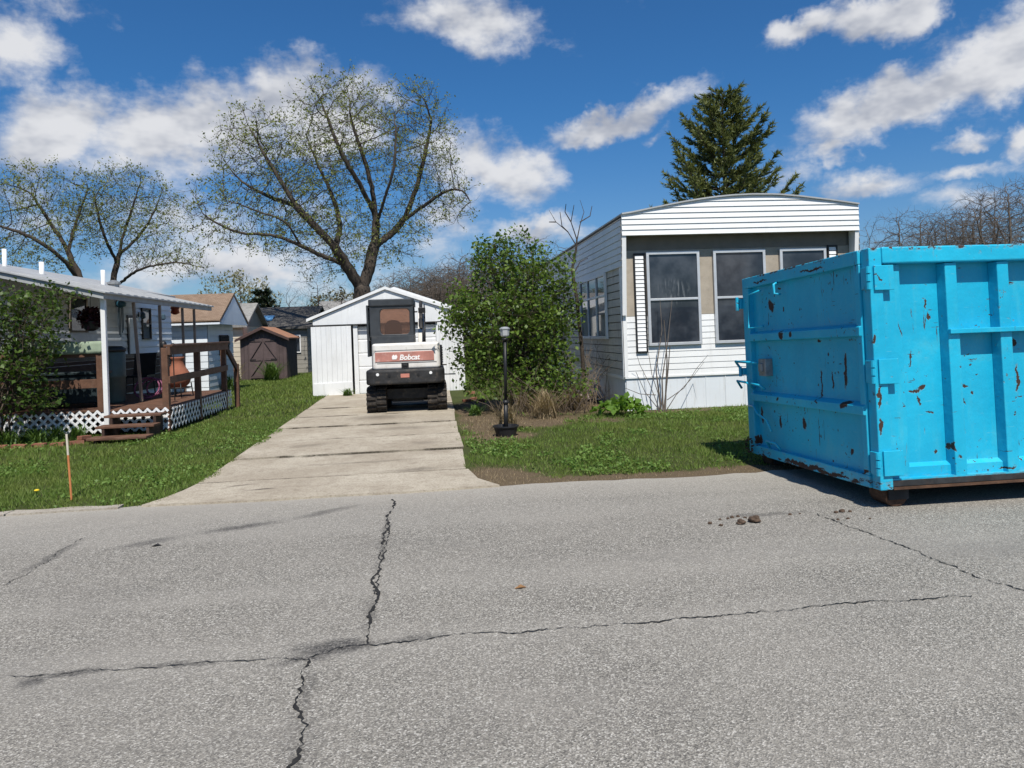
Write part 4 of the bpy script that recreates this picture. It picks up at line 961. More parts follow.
# ------------------------------------------------------------------ outbuilding, shed, far houses
ob = thing('outbuilding', 'small white outbuilding with brown shingled gable roof beyond the deck', 'outbuilding', (-8,24,0))
ox1, oy0, oy1 = -7.05, 24.0, 26.9; oym = (oy0+oy1)/2
M_osun = M_lsiding
b = MB(); b.box(-12.2, ox1-.02, oy0+.02, oy1-.02, 0, 2.32); b.prism([(oy0+.02,2.32),(oy1-.02,2.32),(oym,3.05)], -12.2, ox1-.02, 'x'); b.siding((-12.2, oy0), (ox1, oy0), .05, 2.3, .2, .02, (0,-1)); b.siding((ox1, oy0), (ox1, oy1), .05, 2.3, .2, .02, (1,0)); b.build('wall', M_lsiding, ob)
b = MB(); b.prism([(oy0-.3,2.26),(oym,3.16),(oy1+.3,2.26),(oy1+.3,2.34),(oym,3.26),(oy0-.3,2.34)], -12.4, ox1+.48, 'x'); b.build('roof', M_shingle_b, ob)
b = MB(); b.prism([(oy0-.28,2.20),(oy1+.28,2.20),(oym,3.14)], ox1+.42, ox1+.47, 'x'); b.prism([(oy0-.30,2.2),(oy0-.26,2.2),(oy0-.26,2.3),(oy0-.30,2.3)], -12.4, ox1+.47, 'x'); b.build('gable_end', M_lsiding, ob)
b = MB(); b.box(ox1+.02, ox1+.10, 25.2, 26.2, 1.55, 1.60)
for q in range(9): b.box(ox1+.03, ox1+.08, 25.22+q*.115, 25.26+q*.115, 1.25, 1.85)
b.build('window_grille', M_black, ob)
b = MB(); b.box(ox1+.021, ox1+.04, 25.15, 26.25, 1.22, 1.88); b.build('window', M_glass, ob)

sh = thing('garden_shed', 'brown wooden garden shed with crossed double doors and rusty gable roof', 'shed', (-7.2,32.2,0))
b = MB(); sx0, sx1, sy0, sy1 = -8.15, -6.25, 32.2, 34.6; xp = -7.2
q = sx0
while q < sx1-.01: 
    x2 = min(q+.16, sx1); zt = lambda x: 1.76 + (2.18-1.76)*(1-abs(x-xp)/(xp-sx0))
    b.prism([(q+.006,0),(x2-.006,0),(x2-.006,zt(x2)),((q+x2)/2,zt((q+x2)/2)),(q+.006,zt(q))], sy0, sy0+.03, 'y'); q = x2
q = sy0
while q < sy1-.01: b.box(sx1-.03, sx1, q+.036 if q == sy0 else q+.006, q+.154, 0, 1.76); b.box(sx0, sx0+.03, q+.036 if q == sy0 else q+.006, q+.154, 0, 1.76); q += .16
b.box(sx0+.03, sx1-.03, sy0+.04, sy1, 0, 1.74); b.build('wall', M_shed, sh)
b = MB(); gable_roof(b, sx0-.14, sx1+.14, sy0-.2, sy1+.1, 1.70, 1.70, xp, 2.20, .05); b.build('roof', M_shedroof, sh)
b = MB(); b.prism([(sx0-.16,1.62),(xp,2.13),(xp,2.24),(sx0-.16,1.73)], sy0-.235, sy0-.205, 'y'); b.prism([(xp,2.13),(sx1+.16,1.62),(sx1+.16,1.73),(xp,2.24)], sy0-.235, sy0-.205, 'y'); b.build('barge_board', M('shed_trim', (.075,.045,.04), .8, .2), sh)
M_sdoor = M('shed_door_boards', (.105,.075,.073), .8, .2, 3, 30, .3)
for (x0, x1, sg) in ((-7.76,-7.205,1), (-7.195,-6.64,-1)):
    b = MB(); b.box(x0, x1, sy0-.025, sy0-.002, .06, 1.74); d = b.build('door', M_sdoor, sh)
    b = MB()
    for z in (.08, .82, 1.62): b.box(x0+.02, x1-.02, sy0-.05, sy0-.026, z, z+.10)
    for (z0, z1) in ((.18,.82), (.92,1.62)):
        a, c = (x0+.05, x1-.05) if sg > 0 else (x1-.05, x0+.05); b.bar((a, sy0-.037, z0), (c, sy0-.037, z1), .02, .08, up=(0,1,0))
    b.build('brace', M_shed, d)
    b = MB(); hx = x0 if sg > 0 else x1-.25
    for z in (.86, 1.665): b.box(hx, hx+.25, sy0-.056, sy0-.051, z-.02, z+.02)
    b.build('strap_hinge', M_black, d)
M_grey = M('grey_lap_siding', (.27,.255,.225), .7, .12, 1.5, 30, .1); M_beige = M('beige_lap_siding', (.55,.48,.38), .65, .1, 1.5, 30, .1)
fh = thing('house', 'grey house with small skylight partly hidden behind the brown shed', 'house', (-8.0,38,0))
b = MB(); b.box(-9.3, -6.35, 38, 45, 0, 2.30); b.siding((-9.3,37.98),(-6.35,37.98),.0,2.28,.22,.02,(0,-1)); b.siding((-6.35,37.98),(-6.35,45),0,2.28,.22,.02,(1,0)); b.build('wall', M_grey, fh)
b = MB(); b.prism([(37.7,2.2),(41.5,3.35),(45.3,2.2),(45.3,2.32),(41.5,3.47),(37.7,2.32)], -9.8, -6.05, 'x'); rf = b.build('roof', M('dark_roof', (.09,.085,.08), .9, .2), fh)
b = MB(); b.bar((-8.5,38.75,2.70),(-8.5,39.5,2.93),.62,.06); b.build('skylight', M('blue_skylight', (.16,.36,.60), .2, .1), rf)
window(fh, ('y', 37.955, -1), -6.95, -6.65, 1.0, 1.9, fr=.05, fm=M_whiteclean)
f2 = thing('house', 'beige sided cottage with grey shingled gable between the outbuilding and the shed', 'house', (-9.6,34.0,0))
b = MB(); b.box(-11.5, -8.45, 34.0, 38, 0, 2.35); b.siding((-11.5,33.98),(-8.45,33.98),0,2.35,.2,.02,(0,-1)); b.siding((-8.45,33.98),(-8.45,37.9),0,2.35,.2,.02,(1,0)); b.build('wall', M_beige, f2)
b = MB(); b.prism([(33.7,2.28),(35.9,3.35),(38.1,2.28),(38.1,2.38),(35.9,3.45),(33.7,2.38)], -11.8, -8.2, 'x'); b.build('roof', M_shingle_g, f2)
b = MB(); b.prism([(33.98,2.34),(37.9,2.34),(35.9,3.33)], -8.47, -8.43, 'x'); b.build('gable_end', M_grey, f2)
f3 = thing('house', 'distant white house glimpsed in the gap left of the garage', 'house', (-6,46,0))
b = MB(); b.box(-7.0, -2.0, 47, 53, 0, 2.9); b.siding((-7,46.98),(-2,46.98),0,2.9,.25,.02,(0,-1)); b.build('wall', M_white, f3)
b = MB(); b.prism([(46.6,2.8),(50,4.0),(53.4,2.8),(53.4,2.95),(50,4.15),(46.6,2.95)], -7.4, -1.6, 'x'); b.build('roof', M_shingle_g, f3)
tb = at_y(345,382,30)
b = MB(); b.lathe([(.24,0),(.26,.05),(.31,.75),(.33,.77),(.33,.82),(.15,.9),(.04,.91)], 16, (tb.x-.25, 30, 0)); single(b, 'trash_can', M_black, 'black trash can standing in the shade left of the garage', 'trash can', (tb.x-.25,30,0), smooth=True)

# ------------------------------------------------------------------ trees
M_bark = M('tree_bark', (.062,.049,.039), .95, .35, 3, 25, .8, dirt=(.16,.135,.11), dirt_amt=.5, bdist=.03)
M_barkgrey = M('grey_bark', (.15,.125,.105), .95, .3, 3, 25, .6, dirt=(.08,.065,.055), dirt_amt=.5, bdist=.02)
def colonize(guides, A, D, di, dk, iters=90, trop=(0,0,.12)):
    nodes, par = [], []
    for g in guides:
        g = [Vector(p) for p in g]; pts = []
        # smooth (Catmull) resample
        if len(g) > 2:
            dense = []
            for i in range(len(g)-1):
                p0, p1, p2, p3 = g[max(i-1,0)], g[i], g[i+1], g[min(i+2,len(g)-1)]
                for k in range(8):
                    t = k/8; dense.append(.5*((2*p1)+(p2-p0)*t+(2*p0-5*p1+4*p2-p3)*t*t+(3*p1-p0-3*p2+p3)*t**3))
            dense.append(g[-1]); g = dense
        acc = 0; pts = [g[0]]
        for p, q in zip(g[:-1], g[1:]):
            while (q-pts[-1]).length > D*.9:
                pts.append(pts[-1] + (q-pts[-1]).normalized()*D*.9)
        last = -1
        for i, p in enumerate(pts):
            if i == 0 and nodes:
                dd = [(Vector(n)-p).length for n in nodes]; last = int(np.argmin(dd))
                if dd[last] < D*.6: continue
            w = Vector((random.gauss(0,.05), random.gauss(0,.05), random.gauss(0,.05)))*D
            nodes.append(tuple(p+w)); par.append(last); last = len(nodes)-1
    A = np.asarray(A, float); nd = np.array(nodes)
    near = np.full(len(A), -1); dist = np.full(len(A), 1e9)
    def upd(new, base):
        if len(new) == 0 or len(A) == 0: return
        for c in range(0, len(A), 2000):
            dm = np.linalg.norm(A[c:c+2000,None]-new[None], axis=2); j = dm.argmin(1); v = dm[np.arange(len(j)), j]
            m = v < dist[c:c+2000]; near[c:c+2000][m] = base+j[m]; dist[c:c+2000][m] = v[m]
    upd(nd, 0); grown = {}; trop = np.array(trop)
    for it in range(iters):
        keep = dist > dk; A = A[keep]; near = near[keep]; dist = dist[keep]
        act = dist < di
        if not act.any(): break
        new = []; np_par = []
        for n in np.unique(near[act]):
            if grown.get(n, 0) >= 4: continue
            sel = act & (near == n); v = A[sel]-nd[n]; v /= np.linalg.norm(v, axis=1, keepdims=True)+1e-9
            d = v.mean(0)+trop+np.random.normal(0,.06,3); ln = np.linalg.norm(d)
            if ln < 1e-3: continue
            new.append(nd[n]+d/ln*D); np_par.append(int(n)); grown[n] = grown.get(n, 0)+1
        if not new: break
        base = len(nd); new = np.array(new); nd = np.concatenate([nd, new]); par += np_par; upd(new, base)
    return nd, par
def skeleton_mesh(mb, nd, par, rb, rt):
    n = len(nd); kids = [[] for _ in range(n)]
    for i, p in enumerate(par):
        if p >= 0: kids[p].append(i)
    order = list(range(n)); tips = np.zeros(n)
    for i in reversed(range(n)):
        if not kids[i]: tips[i] = 1
        if par[i] >= 0: tips[par[i]] += tips[i]
    ex_ = math.log(max(2, tips[0]))/math.log(rb/(rt*.85)); rad = np.maximum(rt*.85*tips**(1/ex_), rt)
    starts = [(i, None) for i in range(n) if par[i] < 0]
    while starts:
        i, p = starts.pop(); pts, rr = [], []
        if p is not None: pts.append(nd[p]); rr.append(min(rad[p], rad[i]*1.25))
        while True:
            pts.append(nd[i]); rr.append(rad[i])
            if not kids[i]: break
            ks = sorted(kids[i], key=lambda k: -rad[k])
            for k in ks[1:]: starts.append((k, i))
            i = ks[0]
        rr[-1] = rr[-1]*.5
        if len(pts) > 1: mb.tube(pts, rr, 8 if rr[0] > .08 else (5 if rr[0] > .03 else 3), cap=False)
    return rad, kids
def twigs(mb, nd, par, kids, rad, rmax, per, ln, rt, up=.25):
    pts, dirs = [], []
    for i in range(len(nd)):
        if rad[i] > rmax or par[i] < 0: continue
        d = nd[i]-nd[par[i]]; d = d/(np.linalg.norm(d)+1e-9)
        k = per*(2 if not kids[i] else 1); k = int(k)+(random.random() < k % 1)
        for _ in range(k):
            v = d*1.0+np.random.normal(0,.5,3)+np.array([0,0,up]); v /= np.linalg.norm(v)
            l = ln*random.uniform(.45,1.2); p = nd[i]; m_ = p+v*l*.5; v2 = v+np.random.normal(0,.2,3); v2 /= np.linalg.norm(v2); e = m_+v2*l*.5
            mb.tube([p, m_, e], [rt, rt*.8, rt*.35], 3, cap=False)
            pts += [m_, p+v*l*.75+np.random.normal(0,.03,3), e]; dirs += [v, v2, v2]
    return np.array(pts), np.array(dirs)
def leaf_clumps(tp, frac, nz):
    # young leaves sit in little bunches, thicker on some boughs than on others
    w = np.array([.55 + nz*1.3*mnoise.noise(Vector(p)*.75) for p in tp]); m = np.random.rand(len(tp)) < frac*2*np.clip(w, .05, 1.4)*.75
    q = tp[m]; return np.concatenate([q]*3)
def in_ell(ells, n, k=.55, cut=-.17):
    out = []; vol = [a*b*c for (_, (a,b,c)) in ells]; tot = sum(vol)
    for (c, r), v in zip(ells, vol):
        k = int(n*v/tot)+1; u = np.random.normal(0,1,(k,3)); u /= np.linalg.norm(u,axis=1,keepdims=True); u *= np.random.rand(k,1)**(1/2.4)
        out.append(np.array(c)+u*np.array(r))
    out = np.concatenate(out)
    kp = np.array([mnoise.noise(Vector(p)*k + Vector((n, 0, 0)))+.35*mnoise.noise(Vector(p)*k*2.6) > cut for p in out])
    return out[kp]

def guide(pts): return [at_y(px, py, y) for px, py, y in pts]
def E(px, py, y, rpx, rpy, ry):
    c = at_y(px, py, y); k = y/FPX; return (tuple(c), (rpx*k, ry, rpy*k))

# the big spreading tree behind the garage
YT = 38
bt = thing('tree', 'large spreading tree with sparse young leaves rising behind the garage', 'tree', (-3.6,YT,0))
base = at_y(362,290,YT); fork = at_y(361,281,YT)
G = [[(base.x-.1,YT,-.2),(base.x-.05,YT,2),tuple(base)] + guide([(367,276,YT),(372,255,YT+.2),(376,232,YT+.4),(374,200,YT+.6),(366,165,YT+.5),(354,130,YT+.2),(349,108,YT)]),
     guide([(361,288,YT),(348,268,YT-.5),(335,248,YT-1.2),(315,226,YT-1.8),(297,206,YT-2.1),(280,180,YT-2.2),(262,150,YT-2),(248,125,YT-1.5)]),
     guide([(345,264,YT-.6),(322,256,YT-1.6),(300,245,YT-2.4),(272,235,YT-3),(240,233,YT-3.4),(215,222,YT-3.6),(198,210,YT-3.6)]),
     guide([(374,246,YT+.3),(388,236,YT+1.4),(402,222,YT+2.2),(412,200,YT+2.6),(420,175,YT+2.6),(428,140,YT+2.4),(432,115,YT+2)]),
     guide([(402,222,YT+2.2),(425,205,YT+2.4),(445,192,YT+2.2),(462,190,YT+2),(472,205,YT+2)]),
     guide([(375,215,YT+.5),(360,185,YT-.6),(345,160,YT-1.4),(332,130,YT-1.6),(320,100,YT-1.4)]),
     guide([(335,248,YT-1.2),(340,225,YT+1.0),(332,195,YT+2.0),(318,165,YT+2.4),(306,135,YT+2)]),
     guide([(376,225,YT+.4),(386,195,YT-1.6),(394,165,YT-2.4),(396,125,YT-2.6)]),
     guide([(297,206,YT-2.1),(268,196,YT-.8),(240,180,YT-.2),(222,158,YT)]),
     guide([(300,245,YT-2.4),(285,222,YT-3.4),(255,210,YT-4.0),(225,200,YT-4)])]
ells = [E(345,134,YT,58,56,4.2), E(262,155,YT-1.4,48,46,3.2), E(222,215,YT-2.5,40,38,2.8), E(300,185,YT,60,55,4.2), E(412,145,YT+1.4,50,60,3.6), E(440,195,YT+1.8,38,34,2.6), E(300,235,YT-1.5,70,26,3.0), E(385,235,YT+.5,48,36,2.6), E(352,96,YT,38,16,2.4), E(460,210,YT+1.8,18,22,1.6), E(420,100,YT+1.6,20,24,1.4), E(330,262,YT,40,20,2)]
A_ = in_ell(ells, 8000)
nd, par = colonize(G, A_, .27, 2.2, .36, 110)
b = MB(); b.sm = True; rad, kids = skeleton_mesh(b, nd, par, .42, .0095)
tp, td = twigs(b, nd, par, kids, rad, .024, 1.0, .6, .0075)
b.build('trunk', M_bark, bt, smooth=True)
M_youngleaf = leafmat('young_leaves', (.095,.115,.028), (.29,.32,.09), .42)
sel = np.random.rand(len(tp)) < .95
np_mesh('crown', leaf_quads(leaf_clumps(tp, .66, .62), .098, .3, .085, .6, .6), 4, M_youngleaf, bt)

# two trees at the left behind the mobile home
def midtree(label, guides, ells, natt, loc, D=.28, leaf=.09, keep=.95, rb=.17, mleaf=None, bark=None, rt=.007, tl=.55, per=1.25, name='tree', group=None, extra=.75, dk=.38):
    t = thing(name, label, 'tree', loc, group)
    nd, par = colonize(guides, in_ell(ells, natt), D, 2.6, dk, 70)
    b = MB(); b.sm = True; rad, kids = skeleton_mesh(b, nd, par, rb, rt); tp, td = twigs(b, nd, par, kids, rad, rt*2.9, per, tl, rt*.75)
    b.build('trunk', bark or M_bark, t, smooth=True)
    if keep > 0:
        np_mesh('crown', leaf_quads(leaf_clumps(tp, .62*keep, .62), leaf, .3, .08, .6, .5), 4, mleaf or M_youngleaf, t)
    return t
M_leaf2 = leafmat('spring_leaves', (.09,.11,.03), (.27,.30,.09), .4)
YL = 36
b1 = at_y(82,285,YL)
midtree('leaning tree with thin spring leaves behind the roof at the far left', [[(b1.x+.4,YL,-.1),tuple(b1)] + guide([(72,262,YL),(62,240,YL+.3),(45,215,YL+.5),(30,190,YL+.4)]), guide([(80,283,YL),(65,262,YL-1),(45,245,YL-1.6),(20,232,YL-1.8),(-5,225,YL-2)]), guide([(68,254,YL),(74,228,YL+1),(82,205,YL+1.4),(90,185,YL+1.2)])],
        [E(30,205,YL,48,38,3), E(75,205,YL+.8,34,38,2.4), E(-5,230,YL-1,40,40,2.5), E(40,250,YL-1,40,25,2)], 3600, (b1.x+.4,YL,0))
b2 = at_y(113,287,YL+2); YM = YL+2
midtree('broad low tree with a drooping right branch behind the porch roof', [[(b2.x,YM,-.1),tuple(b2)] + guide([(117,265,YM),(122,240,YM+.4),(130,215,YM+.6),(140,185,YM+.4)]), guide([(117,262,YM),(106,240,YM-.8),(98,215,YM-1.2),(95,195,YM-1.2)]), guide([(120,283,YM),(135,272,YM-1.4),(155,265,YM-2.2),(180,263,YM-2.6),(203,268,YM-2.8)]), guide([(118,255,YM+.2),(140,235,YM+1.4),(155,210,YM+1.8),(162,190,YM+1.6)])],
        [E(130,205,YM,38,38,3), E(155,215,YM+1,28,30,2.4), E(185,265,YM-2.2,30,14,1.6), E(100,225,YM-.8,26,34,2.4), E(150,250,YM-1,40,22,2)], 3400, (b2.x,YM,0), mleaf=M_leaf2)

# pine behind the right mobile home
def pine(px, py_top, y, label, wid, mat, zlow, name='pine_tree', nb=90, seed=3, dens=1.0):
    rs = np.random.RandomState(seed); top = at_y(px, py_top, y); H = top.z
    t = thing(name, label, 'tree', (top.x, y, 0))
    b = MB(); b.sm = True; b.tube([(top.x, y, -.1), (top.x+.05, y, H*.35), (top.x, y, H*.7), (top.x, y, H)], [H*.019, H*.015, H*.008, .02], 9)
    needles = []
    for q in range(nb):
        nw = max(8, nb//7); f = (q//7+.5+rs.normal(0,.16))/nw; f = min(max(f, 0), 1); z = zlow+(H*.965-zlow)*f**.92; a = (q % 7)*.8976+(q//7)*.55+rs.normal(0,.22)
        u = (z-zlow)/(H-zlow)
        ln = wid*(1-u)**.72*(.62+.5*rs.rand())*(.85 if u < .08 else 1)+.25
        rise = .16+.85*u+rs.normal(0,.07); d = np.array([math.cos(a), math.sin(a), 0]); p0 = np.array([top.x, y, z]); pts = []
        for k in range(7):
            s = k/6; pts.append(p0+d*ln*s+np.array([0,0,1])*ln*(rise*.45*s-.16*math.sin(s*math.pi)*(1-u)+.34*s**2.4)+rs.normal(0,.02,3)*s)
        b.tube(pts, [.05*(1-.7*u)*(1-.8*k/6)+.006 for k in range(7)], 4, cap=False)
        # side sprays along the outer three quarters
        nsp = int((7+ln*9)*dens)
        for j in range(nsp):
            s = .22+.78*(j+rs.rand())/nsp; i = min(int(s*6), 5); fr = s*6-i; p = np.array(pts[i])*(1-fr)+np.array(pts[i+1])*fr
            side = rs.choice([-1,1]); lat = np.array([-d[1], d[0], 0])*side
            v = d*.75+lat*rs.uniform(.2,1.0)+np.array([0,0,rs.uniform(.15,.75)]); v /= np.linalg.norm(v); L_ = (.22+.38*rs.rand())*(1.1-.55*s)*min(1.4, ln/1.5+.35)
            e = p+v*L_; b.tube([p, e], [.012,.004], 3, cap=False)
            m_ = int(13*max(.5, L_/.3))
            for w in range(m_):
                c = p+(e-p)*rs.uniform(.15,1.05); nv = v*1.0+rs.normal(0,.55,3)+np.array([0,0,.2]); nv /= np.linalg.norm(nv); l = rs.uniform(.18,.32)
                sd_ = np.cross(nv, rs.normal(0,1,3)); sd_ /= np.linalg.norm(sd_)+1e-9; sd_ *= .034
                needles += [c-sd_, c+sd_, c+nv*l]
    b.build('trunk', M_bark, t, smooth=True)
    np_mesh('crown', np.array(needles), 3, mat, t)
    return t
M_pine = leafmat('pine_needles', (.048,.072,.026), (.23,.25,.09), .28, .5)
pine(722, 90, 34, 'tall dark green pine rising behind the white mobile home', 3.55, M_pine, 4.6, nb=91)
M_fir = leafmat('fir_needles', (.010,.020,.010), (.028,.045,.020), .1, .6)
pine(262, 292, 58, 'small dark fir tree standing beyond the grey house', 1.6, M_fir, 1.2, 'fir_tree', 60, 5)

# bare and budding trees in the distance: three meshes reused
def bare_proto(label, H, W_, mat, leaf=None, natt=800, seed=1, name='bare_tree', keep=0., lsize=.2, rtk=.0008):
    random.seed(seed); np.random.seed(seed)
    g = [[(0,0,-.2),(.1,0,H*.18),(.05,.1,H*.34)], [(.05,.1,H*.32),(-W_*.2,.2,H*.5),(-W_*.35,.3,H*.72)], [(.05,.1,H*.32),(W_*.2,-.1,H*.52),(W_*.3,-.2,H*.78)], [(.05,.1,H*.34),(.05,.3,H*.6),(0,.2,H*.9)]]
    el = [((0,0,H*.66),(W_*.5,W_*.45,H*.34)), ((-W_*.25,0,H*.55),(W_*.3,W_*.3,H*.22)), ((W_*.25,0,H*.58),(W_*.3,W_*.3,H*.24))]
    return midtree(label, g, el, natt, (0,0,0), D=H*.032, keep=keep, rb=H*.014, bark=mat, rt=H*rtk, tl=H*.06, per=.9, name=name, leaf=lsize, mleaf=leaf, dk=H*.042)
M_twig = M('grey_brown_twigs', (.13,.105,.085), .95, .2, .5, 8, .1); M_twigred = M('dark_reddish_twigs', (.075,.05,.045), .95, .2, .5, 8, .1)
M_bud = leafmat('pale_buds', (.20,.19,.10), (.34,.32,.18), .4); M_bud2 = leafmat('olive_buds', (.10,.10,.05), (.17,.16,.08), .3)
pA = bare_proto('leafless grey tree in the row above the blue dumpster', 11, 8, M_twig, seed=11, natt=2400, rtk=.0011)
pB = bare_proto('leafless grey tree in the row above the blue dumpster', 10, 7, M_twig, seed=23, natt=2400, rtk=.0011)
pF = bare_proto('low leafless brown tree in the far thicket behind the garage', 10, 8.5, M_twig, seed=61, natt=2600, rtk=.0016)
pG = bare_proto('low leafless brown tree in the far thicket behind the garage', 9.5, 9, M_twig, seed=67, natt=2600, rtk=.0016)
spots_r = [(904,60,pA,1.02), (926,64,pB,1.16), (946,58,pA,.98), (966,66,pB,1.22), (988,60,pA,1.16), (1010,56,pB,1.28), (1040,60,pA,1.3), (1075,58,pB,1.25), (888,70,pB,.98), (936,74,pA,1.1), (978,76,pB,1.3), (1000,70,pA,1.3)]
usedA = {}
def place(p, x, y, sc, rz, label, group):
    o = p if p.name not in usedA else copy_tree(p); usedA[p.name] = 1
    o.location = (x, y, 0); o.rotation_euler = (0,0,rz); o.scale = (sc,)*3; o['label'] = label; o['group'] = group; return o
for i, (px, y, p, sc) in enumerate(spots_r):
    q = at_y(px, 320, y); place(p, q.x, y, sc, i*1.9, 'bare grey tree in the leafless row showing above the blue dumpster', 'bare trees above the dumpster')
spots_b = [(392,70,.52), (404,74,.56), (416,68,.54), (428,76,.66), (440,70,.62), (452,66,.62), (464,70,.78), (476,64,.72), (492,72,.8), (380,72,.5), (510,70,.8), (536,68,.9), (345,74,.5), (330,78,.5), (396,60,.56), (411,58,.60), (425,61,.62), (437,57,.6), (449,59,.6), (460,56,.62)]
for i, (px, y, sc) in enumerate(spots_b):
    q = at_y(px, 320, y); place((pF, pG)[i % 2], q.x, y, sc*1.22, i*2.3+.4, 'low leafless brown tree in the far thicket behind the garage', 'far thicket behind the garage')
pC = bare_proto('dark twisted leafless tree just left of the garage roof', 6.0, 5.4, M_twigred, seed=31, natt=1800)
q = at_y(318,320,46); pC.location = (q.x,46,0); pC.scale = (1,1,.92)
pD = bare_proto('pale budding tree behind the brown roofed outbuilding', 8.0, 7, M_twig, leaf=M_bud, seed=41, natt=1500, name='tree', keep=.5, lsize=.22)
q = at_y(240,320,66); pD.location = (q.x,66,0)
pE = bare_proto('olive budding bushy tree behind the big tree trunk', 6, 6, M_twig, leaf=M_bud2, seed=47, natt=1500, name='tree', keep=.7, lsize=.2)
q = at_y(343,320,52); pE.location = (q.x,52,0); pE.scale = (1,1,.82)
random.seed(99); np.random.seed(99)

# ------------------------------------------------------------------ shrubs and plants by the houses
M_lilac = leafmat('lilac_leaves', (.046,.094,.014), (.165,.245,.046), .36, .42)
M_lilac2 = leafmat('dark_shrub_leaves', (.028,.062,.011), (.10,.16,.03), .32, .45)
M_stem = M('shrub_stems', (.11,.082,.06), .9, .3, 8, 40, .3)
def shrub(name, label, loc, ells, natt, nst, leaf, mat, D=.13, rt=.003, rb=.02, hbase=.0, spread=.5, keep=1., dk=.2, per=1.4, tl=.22, more=1):
    t = thing(name, label, 'shrub', loc); A_ = in_ell(ells, natt, 1.9, -.20); b = MB(); b.sm = True; P_, D_ = [], []
    base = Vector(loc); chunk = np.array_split(np.random.permutation(len(A_)), nst)
    for k in range(nst):
        a = random.uniform(0, 6.28); r = spread*random.random()**.5; s = base + Vector((r*math.cos(a), r*math.sin(a), -.05)); Ak = A_[chunk[k]]
        tg = Vector(Ak.mean(0)); mid = s.lerp(tg, .45) + Vector((random.gauss(0,.08), random.gauss(0,.08), .1))
        nd, par = colonize([[tuple(s), tuple(mid), tuple(s.lerp(tg, .75))]], Ak, D, 1.4, dk, 50)
        rad, kids = skeleton_mesh(b, nd, par, rb, rt); tp, td = twigs(b, nd, par, kids, rad, rb*.6, per, tl, rt*.8, .2)
        if len(tp): P_.append(tp); D_.append(td)
    b.build('stems', M_stem, t, smooth=True)
    P_ = np.concatenate(P_); D_ = np.concatenate(D_); m_ = np.random.rand(len(P_)) < keep; P_ = P_[m_]; D_ = D_[m_]
    Q = np.concatenate([P_]*more + [P_[np.random.rand(len(P_)) < .5]]); Dq = np.concatenate([D_]*more + [D_[:0]]) if False else None
    np_mesh('leaves', leaf_quads(Q, leaf, .5, leaf*.7, .7, .45), 4, mat, t)
    return t
YB = 15.4
shrub('lilac_bush', 'large leafy green lilac bush between the driveway and the mobile home', (1.9,15.6,0),
      [E(525,275,YB,30,22,.8), E(487,268,YB,22,22,.6), E(556,280,YB,16,24,.6), E(500,320,YB,46,36,1.1), E(538,325,YB,34,40,1.0), E(500,248,YB,10,9,.3), E(530,247,YB,8,9,.3), E(515,236,YB,5,9,.25), E(546,252,YB,5,10,.25), E(478,246,YB,5,9,.25), E(566,262,YB,5,9,.25), E(447,330,YB,10,10,.3), E(455,290,YB,10,9,.3), E(462,315,YB-.1,22,24,.6), E(480,360,YB,30,26,.9), E(540,370,YB,40,25,1.0), E(505,252,YB,16,12,.4), E(575,384,YB-.5,16,12,.5), E(500,388,YB-.6,40,12,.5), E(545,392,YB-.7,36,10,.5), E(572,310,YB+.3,10,26,.4)],
      2900, 15, .078, M_lilac, D=.13, dk=.16, spread=.8, rb=.024, per=.72, more=1)
YS = 13.3
shrub('shrub', 'loose green shrub growing in front of the deck at the left', (-7.3,13.2,0),
      [E(18,315,YS,36,28,.7), E(32,350,YS,24,30,.6), E(15,375,YS,30,30,.6), E(55,300,YS+.3,24,16,.4), E(35,400,YS,26,22,.5), E(5,330,YS,30,40,.6)],
      1150, 7, .072, M_lilac2, D=.12, dk=.18, spread=.35, rb=.02, per=.8, keep=.85)
# daylily clumps and other strap-leaved plants
def strap_clump(name, label, loc, n, h, spread, w, mat, cat='plant', droop=.5, group=None):
    V = []
    for _ in range(n):
        a = random.uniform(0, 6.283); r0 = spread*.45*random.random()**.5; o = np.array([loc[0]+r0*math.cos(a*3), loc[1]+r0*math.sin(a*3), loc[2]]); d = np.array([math.cos(a), math.sin(a), 0]); s = np.array([-d[1], d[0], 0])
        hh = h*random.uniform(.6,1.15); ln = spread*random.uniform(.25,1.); prev = None
        for k in range(6):
            t = k/5; p = o+d*ln*t**1.5+np.array([0,0,hh*(t*1.4-droop*t*t*.9)]); ww = w*(1-t)**.7*.5+.0008
            cur = (p-s*ww, p+s*ww)
            if prev: V += [prev[0], prev[1], cur[1], cur[0]]
            prev = cur
    o = np_mesh(name, np.array(V), 4, mat, None, loc); prop(o, label, cat, group); return o
M_strap = leafmat('strap_leaves', (.045,.095,.018), (.12,.20,.045), .3); M_yel = leafmat('yellowed_stalks', (.20,.17,.07), (.36,.30,.14), .3)
for i, (x, y, n) in enumerate(((-7.75,13.55,130), (-7.35,13.45,140), (-6.95,13.5,130), (-6.55,13.55,110), (-6.2,13.6,80), (-7.1,13.2,70), (-6.7,13.25,60))):
    strap_clump('daylily', 'green strap-leaved daylily clump in the bed along the white lattice', (x,y,0), n, .30, .28, .022, M_strap, 'plant', .6, 'daylilies along the deck')
strap_clump('iris_plant', 'green strap-leaved plant in front of the brown shed doors', (-6.7,31.3,0), 260, .75, .7, .05, M_strap)
strap_clump('dry_shrub', 'yellowed dry plant at the left corner of the brown shed', (-8.2,31.4,0), 220, .8, .55, .035, M_yel)
strap_clump('weed_clump', 'green weed clump at the foot of the garage sliding door', (-2.45,21.0,0), 90, .22, .3, .03, M_strap)
strap_clump('weed_clump', 'dark green weed patch beside the white outbuilding wall', (-6.8,25.2,0), 140, .55, .5, .04, M_strap)
